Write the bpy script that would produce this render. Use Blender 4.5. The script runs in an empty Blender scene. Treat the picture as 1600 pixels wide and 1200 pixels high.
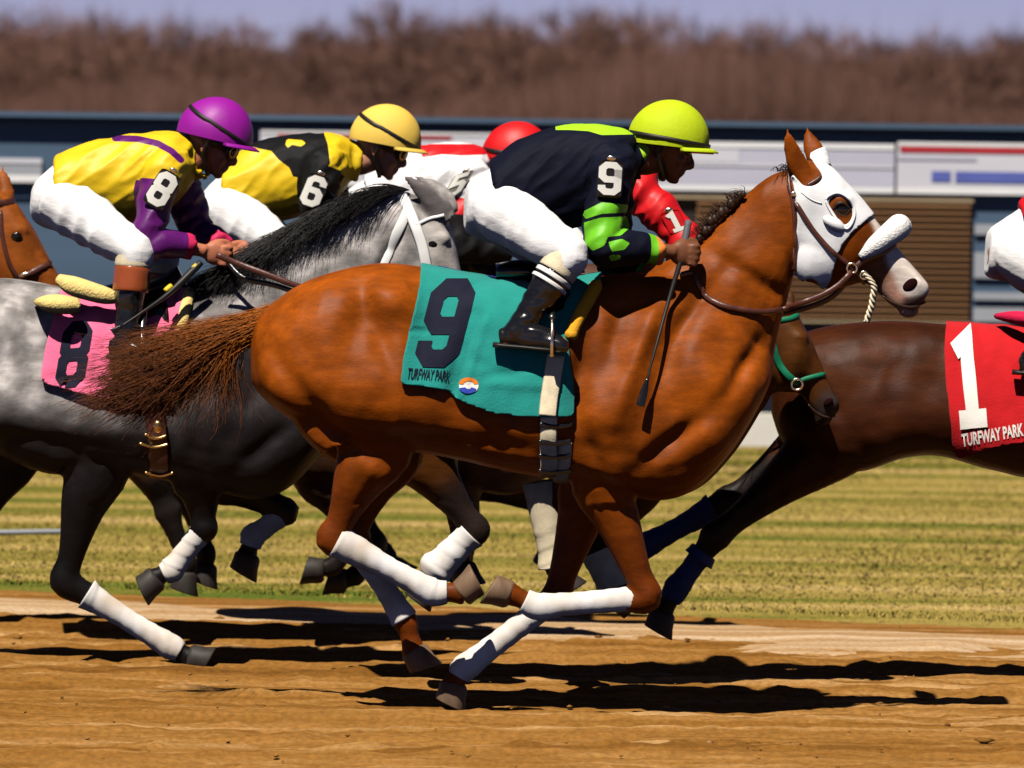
import bpy, bmesh, math, random
import numpy as np
from mathutils import Vector, Matrix, noise
from mathutils.bvhtree import BVHTree
from mathutils.geometry import tessellate_polygon

random.seed(7)
rng = np.random.default_rng(7)
SC = bpy.context.scene
COL = SC.collection

# ------------------------------------------------------------------ camera
CAM_D, CAM_H = 25.0, 2.0
F = 11250.0                       # focal length in photo pixels (1600 wide)
PITCH = math.atan(380.0 / F)
ROLL = math.radians(0.80)
fw = np.array([0, math.cos(PITCH), -math.sin(PITCH)])
r0 = np.array([1.0, 0, 0])
u0 = np.cross(r0, fw)
rt = math.cos(ROLL) * r0 + math.sin(ROLL) * u0
up = np.cross(rt, fw)
CAMP = np.array([0, -CAM_D, CAM_H])
cam_data = bpy.data.cameras.new('camera')
cam = bpy.data.objects.new('camera', cam_data)
COL.objects.link(cam)
cam.matrix_world = Matrix(((rt[0], up[0], -fw[0], CAMP[0]), (rt[1], up[1], -fw[1], CAMP[1]),
                           (rt[2], up[2], -fw[2], CAMP[2]), (0, 0, 0, 1)))
cam_data.sensor_width = 36.0
cam_data.lens = F / 1600 * 36.0
cam_data.clip_start = 0.5
cam_data.clip_end = 6000
cam_data.dof.use_dof = True
cam_data.dof.focus_distance = 25.3
cam_data.dof.aperture_fstop = 5.2
SC.camera = cam

# ------------------------------------------------------------------ light
SUN = np.array([0.24, 0.56, -1.0]); SUN = SUN / np.linalg.norm(SUN)
elev = math.asin(-SUN[2]); az = math.atan2(-SUN[0], -SUN[1])
W = bpy.data.worlds.new('World'); SC.world = W; W.use_nodes = True
wn, wl = W.node_tree.nodes, W.node_tree.links
bg = wn['Background']
sky = wn.new('ShaderNodeTexSky'); sky.sky_type = 'NISHITA'; sky.sun_disc = False
sky.sun_elevation = elev; sky.sun_rotation = az
sky.air_density = 0.5; sky.dust_density = 0.1; sky.ozone_density = 2.0
tint = wn.new('ShaderNodeMix'); tint.data_type = 'RGBA'; tint.blend_type = 'MULTIPLY'; tint.inputs['Factor'].default_value = 1
tint.inputs['B'].default_value = (1.0, .78, 1.04, 1)        # cold lavender spring sky
wl.new(sky.outputs['Color'], tint.inputs['A'])
wtc = wn.new('ShaderNodeTexCoord'); sep = wn.new('ShaderNodeSeparateXYZ'); wl.new(wtc.outputs['Generated'], sep.inputs[0])
sky_dim = wn.new('ShaderNodeMapRange'); sky_dim.inputs[1].default_value = .03; sky_dim.inputs[2].default_value = .30; sky_dim.inputs[3].default_value = 1.0; sky_dim.inputs[4].default_value = .42
wl.new(sep.outputs['Z'], sky_dim.inputs[0])                     # upper sky dimmed by an added gradient to cut fill light
dk = wn.new('ShaderNodeVectorMath'); dk.operation = 'SCALE'; wl.new(tint.outputs['Result'], dk.inputs[0]); wl.new(sky_dim.outputs[0], dk.inputs['Scale'])
wl.new(dk.outputs[0], bg.inputs['Color'])
bg.inputs['Strength'].default_value = 0.05
sl = bpy.data.lights.new('sun', 'SUN'); sl.energy = 5.0; sl.angle = math.radians(0.5); sl.color = (1.0, 0.93, 0.82)
so = bpy.data.objects.new('sun', sl); COL.objects.link(so)
so.rotation_euler = Vector(SUN).to_track_quat('-Z', 'Y').to_euler(); so.location = (-8, -15, 30)
SC.view_settings.view_transform = 'Standard'; SC.view_settings.look = 'None'
SC.view_settings.exposure = 0.38; SC.view_settings.gamma = 1.0
SC.render.engine = 'CYCLES'
SC.cycles.max_bounces = 4; SC.cycles.diffuse_bounces = 0; SC.cycles.glossy_bounces = 2

# ------------------------------------------------------------------ geometry helpers
def P(px, py, Y):
    """photo pixel -> world point on the vertical plane y = Y (Y may be an array)"""
    px = np.asarray(px, float); py = np.asarray(py, float)
    a = (px - 800) / F; b = (600 - py) / F
    d = fw + a[..., None] * rt + b[..., None] * up
    t = (np.asarray(Y) + CAM_D) / d[..., 1]
    return CAMP + d * t[..., None]

def proj(V):
    d = np.asarray(V) - CAMP
    z = d @ fw
    return np.stack([800 + F * (d @ rt) / z, 600 - F * (d @ up) / z], -1)

def ppm(Y): return F / (Y + CAM_D)

def catmull(A, sub):
    A = np.asarray(A, float); n = len(A)
    if n < 3:
        t = np.linspace(0, 1, sub * (n - 1) + 1)[:, None]
        return A[0] * (1 - t) + A[-1] * t
    out = []
    for i in range(n - 1):
        p0 = A[i - 1] if i > 0 else 2 * A[0] - A[1]
        p1, p2 = A[i], A[i + 1]
        p3 = A[i + 2] if i + 2 < n else 2 * A[-1] - A[-2]
        for k in range(sub):
            t = k / sub
            out.append(0.5 * (2 * p1 + (p2 - p0) * t + (2 * p0 - 5 * p1 + 4 * p2 - p3) * t * t + (3 * p1 - p0 - 3 * p2 + p3) * t ** 3))
    out.append(A[-1])
    return np.array(out)

def rings_mesh(R):
    m, n = R.shape[0], R.shape[1]
    V = [R.reshape(-1, 3), R[0].mean(0)[None], R[-1].mean(0)[None]]
    i = np.arange(m - 1)[:, None] * n; j = np.arange(n)[None]
    j2 = (j + 1) % n
    Q = np.stack([i + j, i + j2, i + n + j2, i + n + j], -1).reshape(-1, 4)
    c0, c1 = m * n, m * n + 1
    F_ = [tuple(q) for q in Q]
    F_ += [(c0, (k + 1) % n, k) for k in range(n)]
    b = (m - 1) * n
    F_ += [(c1, b + k, b + (k + 1) % n) for k in range(n)]
    return np.concatenate(V), F_

def loft(st, sub=4, n=28, egg=0.0, e=2.2):
    """st rows: top xyz, bottom xyz, half width, y offset"""
    A = catmull(np.array(st), sub)
    th = np.linspace(0, 2 * math.pi, n, endpoint=False)
    c, s = np.cos(th), np.sin(th)
    k = 2.0 / e
    cu = np.sign(c) * np.abs(c) ** k; su = np.sign(s) * np.abs(s) ** k
    R = []
    for a in A:
        top, bot, hw = a[0:3], a[3:6], max(a[6], 0.004)
        mid = (top + bot) / 2; hv = (top - bot) / 2
        w = hw * su * (1 - egg * cu)
        R.append(mid + cu[:, None] * hv + w[:, None] * np.array([0, 1, 0]))
    return rings_mesh(np.array(R))

def tube(pts, rad, n=12, sub=4, ref=(0, 1, 0)):
    """rad: (K,) or (K,2) -> in-plane radius, radius along ref"""
    rad = np.asarray(rad, float)
    if rad.ndim == 1: rad = np.stack([rad, rad], -1)
    A = catmull(np.concatenate([np.asarray(pts, float), rad], 1), sub)
    p = A[:, :3]; r = np.maximum(A[:, 3:], 0.0008)
    T = np.gradient(p, axis=0); T /= np.linalg.norm(T, axis=1)[:, None] + 1e-9
    ref = np.asarray(ref, float)
    R = []; th = np.linspace(0, 2 * math.pi, n, endpoint=False)
    pu = None
    for i in range(len(p)):
        s = ref - T[i] * (ref @ T[i])
        if np.linalg.norm(s) < 0.15:
            s = pu if pu is not None else np.cross(T[i], [0.3, 0.1, 0.9])
            s = s - T[i] * (s @ T[i])
        s /= np.linalg.norm(s); pu = s
        q = np.cross(s, T[i])
        R.append(p[i] + np.cos(th)[:, None] * q * r[i, 0] + np.sin(th)[:, None] * s * r[i, 1])
    return rings_mesh(np.array(R))

def ellipsoid(c, rad, ax=None, nu=18, nv=12):
    """ax: rows = local axes"""
    ax = np.eye(3) if ax is None else np.asarray(ax)
    v = np.linspace(0.02, math.pi - 0.02, nv); u = np.linspace(0, 2 * math.pi, nu, endpoint=False)
    R = np.stack([np.sin(v)[:, None] * np.cos(u)[None] * rad[0], np.sin(v)[:, None] * np.sin(u)[None] * rad[1],
                  np.cos(v)[:, None] * np.ones(nu)[None] * rad[2]], -1)
    return rings_mesh(np.asarray(c) + R @ ax)

def join(parts):
    V = []; Fs = []; o = 0
    for v, f in parts:
        V.append(np.asarray(v)); Fs += [tuple(int(i) + o for i in q) for q in f]; o += len(v)
    return np.concatenate(V), Fs

def mesh_of(V, Fs, name='m'):
    me = bpy.data.meshes.new(name)
    me.from_pydata(np.asarray(V).tolist(), [], [tuple(int(x) for x in f) for f in Fs])
    me.update()
    return me

def fix_normals(V, Fs):
    me = mesh_of(V, Fs); bm = bmesh.new(); bm.from_mesh(me)
    bmesh.ops.recalc_face_normals(bm, faces=bm.faces); bm.to_mesh(me); bm.free()
    Fo = [tuple(p.vertices) for p in me.polygons]; bpy.data.meshes.remove(me)
    return V, Fo

def fuse(parts, voxel, it=3):
    """join closed shells into one skin (voxel remesh), return V, quads"""
    V, Fs = join([fix_normals(*p) for p in parts])
    me = mesh_of(V, Fs, 'fuse'); ob = bpy.data.objects.new('fuse', me); COL.objects.link(ob)
    md = ob.modifiers.new('r', 'REMESH'); md.mode = 'VOXEL'; md.voxel_size = voxel; md.adaptivity = 0
    dg = bpy.context.evaluated_depsgraph_get(); dg.update()
    ev = ob.evaluated_get(dg); m2 = bpy.data.meshes.new_from_object(ev)
    bpy.data.objects.remove(ob); bpy.data.meshes.remove(me)
    nv = len(m2.vertices); V = np.empty(nv * 3); m2.vertices.foreach_get('co', V); V = V.reshape(-1, 3)
    nf = len(m2.polygons); Q = np.empty(len(m2.loops), int); m2.loops.foreach_get('vertex_index', Q)
    if len(Q) == nf * 4: Q = Q.reshape(-1, 4)
    else: Q = np.array([list(p.vertices) if len(p.vertices) == 4 else list(p.vertices) + [p.vertices[-1]] for p in m2.polygons])
    bpy.data.meshes.remove(m2)
    return smooth(V, Q, it), Q

def smooth(V, Q, it, lam=0.5, mu=-0.52):
    Q = np.asarray(Q); k = Q.shape[1]
    E = np.concatenate([Q[:, [i, (i + 1) % k]] for i in range(k)])
    E = np.concatenate([E, E[:, ::-1]])
    cnt = np.bincount(E[:, 0], minlength=len(V))[:, None].clip(1)
    for _ in range(it):
        for f in (lam, mu):
            S = np.stack([np.bincount(E[:, 0], weights=V[E[:, 1], a], minlength=len(V)) for a in range(3)], -1)
            V = V + f * (S / cnt - V)
    return V

def vnormals(V, Q):
    Q = np.asarray(Q)
    a, b, c = V[Q[:, 0]], V[Q[:, 1]], V[Q[:, 2]]
    n = np.cross(b - a, c - a)
    if Q.shape[1] == 4: n = n + np.cross(c - a, V[Q[:, 3]] - a)
    N = np.zeros_like(V)
    for i in range(Q.shape[1]):
        for ax in range(3): N[:, ax] += np.bincount(Q[:, i], weights=n[:, ax], minlength=len(V))
    return N / (np.linalg.norm(N, axis=1)[:, None] + 1e-12)

def tris(Q):
    Q = np.asarray(Q)
    if Q.shape[1] == 3: return Q
    return np.concatenate([Q[:, [0, 1, 2]], Q[:, [0, 2, 3]]])

def split(V, T, s):
    """cut triangles along s = 0 -> V, T, per-triangle inside flag"""
    V = list(map(np.array, V)); s = np.asarray(s)
    pos = s[T] >= 0
    cnt = pos.sum(1); ar = np.arange(len(T))
    T1 = [tuple(t) for t in T[cnt == 3]]; T0 = [tuple(t) for t in T[cnt == 0]]
    s1, s0 = list(ar[cnt == 3]), list(ar[cnt == 0])
    cache = {}
    def mid(a, b):
        k = (a, b) if a < b else (b, a)
        if k not in cache:
            t = s[a] / (s[a] - s[b]); cache[k] = len(V); V.append(V[a] + (V[b] - V[a]) * t)
        return cache[k]
    for k in ar[(cnt == 1) | (cnt == 2)]:
        t = [int(x) for x in T[k]]
        p = [s[x] >= 0 for x in t]
        lone = p.index(True) if sum(p) == 1 else p.index(False)
        a, b, c = t[lone], t[(lone + 1) % 3], t[(lone + 2) % 3]
        ab, ac = mid(a, b), mid(a, c)
        A, B = [(a, ab, ac)], [(ab, b, c), (ab, c, ac)]
        if p[lone]: T1 += A; T0 += B; s1 += [k]; s0 += [k, k]
        else: T1 += B; T0 += A; s1 += [k, k]; s0 += [k]
    flag = np.array([1] * len(T1) + [0] * len(T0))
    return np.array(V), np.array(T1 + T0), flag, np.array(s1 + s0, int)

def poly_sd(X, poly):
    """signed distance (px), positive inside"""
    X = np.asarray(X); poly = np.asarray(poly, float); n = len(poly)
    d = np.full(len(X), 1e18); ins = np.zeros(len(X), bool)
    for i in range(n):
        a, b = poly[i], poly[(i + 1) % n]
        e = b - a; w = X - a
        t = np.clip((w @ e) / (e @ e + 1e-12), 0, 1)[:, None]
        d = np.minimum(d, ((w - e * t) ** 2).sum(1))
        c = (a[1] > X[:, 1]) != (b[1] > X[:, 1])
        with np.errstate(divide='ignore', invalid='ignore'):
            xi = a[0] + (X[:, 1] - a[1]) * e[0] / (e[1] if e[1] != 0 else 1e-12)
        ins ^= c & (X[:, 0] < xi)
    d = np.sqrt(d)
    return np.where(ins, d, -d)

def rounded(poly, sub=4): 
    p = list(poly); A = catmull(np.array(p[-2:] + p + p[:3], float), sub)
    return A[2 * sub: (len(p) + 2) * sub]

def noise3(V, sc, seed=0.0):
    return np.array([noise.noise(Vector((v[0] * sc[0] + seed, v[1] * sc[1] - seed, v[2] * sc[2] + 2 * seed))) for v in V])

def compact(V, T):
    u, inv = np.unique(np.asarray(T).ravel(), return_inverse=True)
    return V[u], inv.reshape(np.asarray(T).shape), u

# ------------------------------------------------------------------ object helpers
def tag(o, label=None, cat=None, group=None, kind=None):
    if label: o['label'] = label
    if cat: o['category'] = cat
    if group: o['group'] = group
    if kind: o['kind'] = kind
    return o

def obj(name, V, Fs, mats, parent=None, flat=False, midx=None, org=(0, 0, 0), col=None):
    V = np.asarray(V) - np.asarray(org)
    me = mesh_of(V, Fs, name)
    if not isinstance(mats, (list, tuple)): mats = [mats]
    for m in mats: me.materials.append(m)
    if not flat: me.polygons.foreach_set('use_smooth', [True] * len(me.polygons))
    if midx is not None: me.polygons.foreach_set('material_index', [int(i) for i in midx])
    if col is not None:
        at = me.color_attributes.new('Col', 'FLOAT_COLOR', 'POINT')
        at.data.foreach_set('color', np.concatenate([col, np.ones((len(col), 1))], 1).ravel())
    me.update()
    o = bpy.data.objects.new(name, me); COL.objects.link(o)
    if parent is not None: o.parent = parent
    return o

class Thing:
    def __init__(s, name, label, cat, loc, group=None):
        s.o = bpy.data.objects.new(name, None); COL.objects.link(s.o)
        s.loc = np.asarray(loc, float); s.o.location = s.loc; s.o.empty_display_size = 0.1
        tag(s.o, label, cat, group)
    def part(s, name, VF, mat, parent=None, **k):
        return obj(name, VF[0], VF[1], mat, parent or s.o, org=s.loc, **k)

def single(name, VF, mat, label, cat, loc, group=None, **k):
    o = obj(name, VF[0], VF[1], mat, None, org=loc, **k); o.location = loc
    return tag(o, label, cat, group)

def box(x0, x1, y0, y1, z0, z1):
    V = np.array([(x, y, z) for x in (x0, x1) for y in (y0, y1) for z in (z0, z1)], float)
    return V, [(0, 1, 3, 2), (4, 6, 7, 5), (0, 4, 5, 1), (2, 3, 7, 6), (0, 2, 6, 4), (1, 5, 7, 3)]

# ------------------------------------------------------------------ materials
def mat(name, col, rough=0.6, spec=0.4, bump=0.0, bscale=80.0, bstretch=(1, 1, 1), var=0.0, vscale=6.0, vstretch=(1, 1, 1),
        attr=False, sheen=0.0, metal=0.0, col2=None, coat=0.0, detail=4.0):
    m = bpy.data.materials.new(name); m.use_nodes = True
    n, l = m.node_tree.nodes, m.node_tree.links
    b = n['Principled BSDF']
    b.inputs['Roughness'].default_value = rough; b.inputs['Metallic'].default_value = metal
    b.inputs['Specular IOR Level'].default_value = spec
    b.inputs['Sheen Weight'].default_value = sheen; b.inputs['Coat Weight'].default_value = coat
    tc = n.new('ShaderNodeTexCoord')
    src = None
    if attr:
        a = n.new('ShaderNodeAttribute'); a.attribute_name = 'Col'; src = a.outputs['Color']
    else:
        rgb = n.new('ShaderNodeRGB'); rgb.outputs[0].default_value = (*col, 1); src = rgb.outputs[0]
    if var > 0 or col2 is not None:
        mp = n.new('ShaderNodeMapping'); mp.inputs['Scale'].default_value = vstretch
        nt = n.new('ShaderNodeTexNoise'); nt.inputs['Scale'].default_value = vscale; nt.inputs['Detail'].default_value = detail
        l.new(tc.outputs['Object'], mp.inputs[0]); l.new(mp.outputs[0], nt.inputs['Vector'])
        rp = n.new('ShaderNodeMapRange'); rp.inputs['From Min'].default_value = 0.3; rp.inputs['From Max'].default_value = 0.7
        l.new(nt.outputs['Fac'], rp.inputs['Value'])
        if col2 is not None:
            mx = n.new('ShaderNodeMix'); mx.data_type = 'RGBA'
            l.new(rp.outputs[0], mx.inputs['Factor']); l.new(src, mx.inputs['A']); mx.inputs['B'].default_value = (*col2, 1)
            src = mx.outputs['Result']
        else:
            rp.inputs['To Min'].default_value = 1 - var; rp.inputs['To Max'].default_value = 1 + var
            mx = n.new('ShaderNodeVectorMath'); mx.operation = 'SCALE'
            l.new(src, mx.inputs[0]); l.new(rp.outputs[0], mx.inputs['Scale']); src = mx.outputs[0]
    l.new(src, b.inputs['Base Color'])
    if bump > 0:
        mp2 = n.new('ShaderNodeMapping'); mp2.inputs['Scale'].default_value = bstretch
        nb = n.new('ShaderNodeTexNoise'); nb.inputs['Scale'].default_value = bscale; nb.inputs['Detail'].default_value = 3
        bp = n.new('ShaderNodeBump'); bp.inputs['Strength'].default_value = bump; bp.inputs['Distance'].default_value = 0.01
        l.new(tc.outputs['Object'], mp2.inputs[0]); l.new(mp2.outputs[0], nb.inputs['Vector'])
        l.new(nb.outputs['Fac'], bp.inputs['Height']); l.new(bp.outputs[0], b.inputs['Normal'])
    return m

M = dict(
    coat=mat('horse_coat', (.4, .1, .02), .50, .13, bump=.09, bscale=200, bstretch=(.4, 1, .8), var=.30, vscale=11, vstretch=(.6, 1, 1), attr=True, detail=8),
    hoof=mat('hoof_horn', (.16, .10, .06), .6, .3, var=.3, vscale=30, vstretch=(1, 1, .2)),
    hoof_dark=mat('dark_hoof_horn', (.03, .025, .022), .6, .3, var=.3, vscale=30, vstretch=(1, 1, .2)),
    tail_chestnut=mat('chestnut_hair', (.27, .075, .010), .5, .15, var=.35, vscale=14, vstretch=(.3, 1, 2), attr=True),
    hair_black=mat('black_hair', (.012, .011, .012), .5, .3, var=.4, vscale=14),
    hair_dark=mat('dark_brown_hair', (.03, .014, .008), .5, .3, var=.4, vscale=14),
    eye=mat('eye_glass', (.006, .004, .003), .08, .6),
    nostril=mat('nostril_dark', (.014, .003, .003), .9, .05),
    white_cloth=mat('white_cloth', (.80, .80, .82), .8, .2, bump=.12, bscale=240, sheen=.1, var=.04, vscale=20),
    white_wrap=mat('white_bandage', (.80, .79, .80), .8, .2, bump=.08, bscale=160, col2=(.56, .46, .36), vscale=7, detail=6),
    cream=mat('cream_webbing', (.70, .60, .42), .8, .2, bump=.2, bscale=220, var=.12, vscale=30),
    fleece_white=mat('white_fleece', (.80, .79, .77), .9, .1, bump=.6, bscale=130, var=.06, vscale=40),
    fleece_yellow=mat('yellow_fleece', (.80, .60, .22), .9, .1, bump=.6, bscale=130, var=.10, vscale=40),
    pad_orange=mat('orange_pad', (.75, .36, .02), .8, .2, bump=.3, bscale=130),
    leather=mat('brown_leather', (.075, .022, .015), .38, .5, bump=.1, bscale=150, var=.25, vscale=30),
    leather_black=mat('black_leather', (.008, .008, .010), .20, .6, bump=.10, bscale=40, var=.2, vscale=20),
    leather_tan=mat('tan_leather', (.30, .065, .018), .25, .5, bump=.05, bscale=60, var=.1, vscale=20),
    steel=mat('bright_steel', (.75, .70, .60), .25, .5, metal=1.0),
    teal=mat('teal_cotton', (.010, .235, .205), .85, .2, bump=.22, bscale=130, var=.07, vscale=14, sheen=.15),
    navy_print=mat('navy_print', (.006, .007, .022), .8, .2, bump=.2, bscale=150),
    pink=mat('pink_cotton', (.86, .15, .29), .85, .2, bump=.22, bscale=130, var=.07, vscale=14, sheen=.15),
    red_cotton=mat('red_cotton', (.48, .006, .010), .85, .2, bump=.22, bscale=130, var=.08, vscale=14, sheen=.1),
    blue_cotton=mat('blue_cotton', (.012, .02, .16), .85, .2, bump=.22, bscale=130, var=.08, vscale=14),
    white_print=mat('white_print', (.80, .77, .72), .8, .2, bump=.1, bscale=150),
    orange_print=mat('orange_print', (.75, .20, .02), .8, .2),
    blue_print=mat('blue_print', (.03, .06, .40), .8, .2),
    green_strap=mat('green_webbing', (.0, .17, .08), .6, .4),
    boot_wrap=mat('blue_boot_neoprene', (.012, .03, .13), .6, .3, bump=.2, bscale=90),
)

def second_noise(m, sc, st, amt):
    n, l = m.node_tree.nodes, m.node_tree.links; b = n['Principled BSDF']
    src = b.inputs['Base Color'].links[0].from_socket
    tc = n.new('ShaderNodeTexCoord'); mp = n.new('ShaderNodeMapping'); mp.inputs['Scale'].default_value = st; mp.inputs['Rotation'].default_value = (0, math.radians(24), 0)
    nt = n.new('ShaderNodeTexNoise'); nt.inputs['Scale'].default_value = sc; nt.inputs['Detail'].default_value = 5; nt.inputs['Roughness'].default_value = .7
    l.new(tc.outputs['Object'], mp.inputs[0]); l.new(mp.outputs[0], nt.inputs['Vector'])
    rp = n.new('ShaderNodeMapRange'); rp.inputs[1].default_value = .3; rp.inputs[2].default_value = .7; rp.inputs[3].default_value = 1 - amt; rp.inputs[4].default_value = 1 + amt
    l.new(nt.outputs['Fac'], rp.inputs[0])
    v = n.new('ShaderNodeVectorMath'); v.operation = 'SCALE'; l.new(src, v.inputs[0]); l.new(rp.outputs[0], v.inputs['Scale']); l.new(v.outputs[0], b.inputs['Base Color'])
second_noise(M['coat'], 42, (.30, 1, 1), .24)

# ================================================================== SETTING
def up2(a, n, m):
    """smooth upsample of a small random grid to n x m"""
    def ax(k, n):
        t = np.linspace(0, k - 1.001, n); i = t.astype(int); f = t - i; f = f * f * (3 - 2 * f); return i, f
    i, f = ax(a.shape[0], n); j, g = ax(a.shape[1], m)
    A = a[i][:, j] * (1 - f)[:, None] + a[i + 1][:, j] * f[:, None]
    B = a[i][:, j + 1] * (1 - f)[:, None] + a[i + 1][:, j + 1] * f[:, None]
    return A * (1 - g)[None] + B * g[None]

def streak_mat(name, stops, sx, sy, scale, fine, bump=0.3, rough=0.95, stops2=None):
    m = bpy.data.materials.new(name); m.use_nodes = True
    n, l = m.node_tree.nodes, m.node_tree.links; b = n['Principled BSDF']
    b.inputs['Roughness'].default_value = rough; b.inputs['Specular IOR Level'].default_value = .1
    tc = n.new('ShaderNodeTexCoord')
    mp = n.new('ShaderNodeMapping'); mp.inputs['Scale'].default_value = (sx, sy, 1)
    nt = n.new('ShaderNodeTexNoise'); nt.inputs['Scale'].default_value = scale; nt.inputs['Detail'].default_value = 6; nt.inputs['Roughness'].default_value = .62
    l.new(tc.outputs['Object'], mp.inputs[0]); l.new(mp.outputs[0], nt.inputs['Vector'])
    cr = n.new('ShaderNodeValToRGB'); e = cr.color_ramp.elements
    while len(e) < len(stops): e.new(.5)
    for k, (p, c) in enumerate(stops): e[k].position = p; e[k].color = (*c, 1)
    l.new(nt.outputs['Fac'], cr.inputs[0])
    n2 = n.new('ShaderNodeTexNoise'); n2.inputs['Scale'].default_value = fine; n2.inputs['Detail'].default_value = 4
    l.new(tc.outputs['Object'], n2.inputs['Vector'])
    rp = n.new('ShaderNodeMapRange'); rp.inputs[1].default_value = .25; rp.inputs[2].default_value = .75; rp.inputs[3].default_value = .72; rp.inputs[4].default_value = 1.25
    l.new(n2.outputs['Fac'], rp.inputs[0])
    sc = n.new('ShaderNodeVectorMath'); sc.operation = 'SCALE'
    l.new(cr.outputs[0], sc.inputs[0]); l.new(rp.outputs[0], sc.inputs['Scale']); l.new(sc.outputs[0], b.inputs['Base Color'])
    bp = n.new('ShaderNodeBump'); bp.inputs['Strength'].default_value = bump; bp.inputs['Distance'].default_value = .02
    l.new(n2.outputs['Fac'], bp.inputs['Height']); l.new(bp.outputs[0], b.inputs['Normal'])
    return m

M['dirt'] = streak_mat('track_dirt', [(.32, (.135, .056, .009)), (.44, (.205, .090, .016)), (.54, (.265, .126, .030)), (.66, (.42, .245, .10))], .045, 2.8, 2.0, 45, .35)
M['pale_dirt'] = streak_mat('pale_dirt', [(.30, (.30, .165, .06)), (.5, (.42, .27, .14)), (.68, (.55, .41, .27))], .07, 3.2, 2.0, 45, .5)
M['turf'] = streak_mat('dry_turf', [(.37, (.085, .115, .013)), (.45, (.20, .165, .030)), (.54, (.30, .22, .056)), (.64, (.40, .28, .10))], .05, .8, 1.6, 60, .4)
M['field'] = streak_mat('far_field', [(.3, (.14, .12, .03)), (.7, (.26, .2, .06))], .05, .2, .5, 3, .2)

# ground to the horizon
o = obj('ground', [(-4000, -300, -.05), (4000, -300, -.05), (4000, 4000, -.05), (-4000, 4000, -.05)], [(0, 1, 2, 3)], M['field'], flat=True); tag(o, 'dry level ground reaching to the far woods', 'ground', kind='structure')

def gpt(px, py, z=0.0):
    a = (px - 800) / F; b = (600 - py) / F
    d = fw + a * rt + b * up; t = (z - CAMP[2]) / d[2]; return CAMP + d * t
A, B = gpt(0, 916), gpt(1600, 976)
dirE = (B - A) / np.linalg.norm(B - A)
nE = np.array([-dirE[1], dirE[0], 0])

# harrowed dirt track with furrows along the running direction, clods and hoof marks
gx = np.linspace(-6, 6, 420); gy = np.concatenate([np.linspace(-6, -3.2, 20)[:-1], np.linspace(-3.2, 7.8, 430)])
nx, ny = len(gx), len(gy)
h = .010 * up2(rng.normal(size=(10, 190)), nx, ny) + .006 * up2(rng.normal(size=(60, 330)), nx, ny) + .004 * up2(rng.normal(size=(200, 400)), nx, ny)
h += .012 * up2(rng.normal(size=(6, 14)), nx, ny)
X, Yg = np.meshgrid(gx, gy, indexing='ij')
for _ in range(110):
    cx, cy = rng.uniform(-4, 4), rng.uniform(-3, 6); r = rng.uniform(.05, .09)
    d2 = ((X - cx) / (1.4 * r)) ** 2 + ((Yg - cy) / r) ** 2
    h += -.016 * np.exp(-d2 * 1.2) + .012 * np.exp(-(np.sqrt(d2) - 1.35) ** 2 * 6)
h += .007 * np.sin(6.283 * (Yg + .05 * up2(rng.normal(size=(12, 20)), nx, ny)) / .135) * (.6 + .5 * up2(rng.normal(size=(8, 60)), nx, ny))
dE = (np.stack([X, Yg], -1) - ((A + B) / 2)[:2]) @ nE[:2]
h = h * (1 - .7 * np.clip((dE + 2.2) / 1.0, 0, 1)) - .05 * np.clip((dE + .25) / .3, 0, 1)
V = np.stack([X, Yg, h], -1).reshape(-1, 3)
ii = (np.arange(nx - 1)[:, None] * ny + np.arange(ny - 1)[None]).ravel()
Fq = np.stack([ii, ii + ny, ii + ny + 1, ii + 1], -1)
o = obj('track', V, Fq.tolist(), M['dirt']); tag(o, 'harrowed orange brown dirt race track', 'track', kind='structure')
o = obj('track_apron', [(-60, -20, -.03), (60, -20, -.03), (60, 7.9, -.03), (-60, 7.9, -.03)], [(0, 1, 2, 3)], M['dirt'], flat=True); tag(o, 'plain dirt of the race track beyond the furrows', 'track', kind='structure')

# pale berm along the inner edge (it lies askew to the running line)
e0, e1 = P(0, 922, 6), P(1600, 980, 6)
def strip(off0, off1, z, s0=-9, s1=9, nu=240, nv=14, bumpy=.010, seed=3, prof=None, jag=.03):
    r = np.random.default_rng(seed)
    s = np.linspace(s0, s1, nu); t = np.linspace(0, 1, nv)
    mid = (A + B) / 2; mid[2] = 0
    j0 = jag * up2(r.normal(size=(50, 2)), nu, 2)[:, :1]; j1 = jag * up2(r.normal(size=(50, 2)), nu, 2)[:, :1]
    off = (off0 + j0) * (1 - t) + (off1 + j1) * t
    p = mid + s[:, None, None] * dirE + off[..., None] * nE
    hh = z + bumpy * up2(r.normal(size=(70, 8)), nu, nv) + (prof(t)[None] if prof is not None else 0)
    p[..., 2] = hh
    i = (np.arange(nu - 1)[:, None] * nv + np.arange(nv - 1)[None]).ravel()
    return p.reshape(-1, 3), np.stack([i, i + nv, i + nv + 1, i + 1], -1).tolist()
o = obj('verge', *strip(-2.2, -.65, .016, prof=lambda t: .045 * np.sin(t * math.pi) - .03, jag=.09), M['pale_dirt']); tag(o, 'pale dusty berm along the inner edge of the dirt track', 'verge', kind='structure')

# infield turf sheet and its blades
s = strip(0, 26, .006, s0=-40, s1=40, nu=260, nv=60, bumpy=.003, seed=5, jag=.03)
s[0][:, 2] = np.maximum(s[0][:, 2], 0.004) - .03 * (np.arange(len(s[0])) % 60 == 0)
o = obj('infield', s[0], s[1], M['turf']); tag(o, 'dry olive infield turf between the track and the low building', 'infield', kind='structure')

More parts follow.
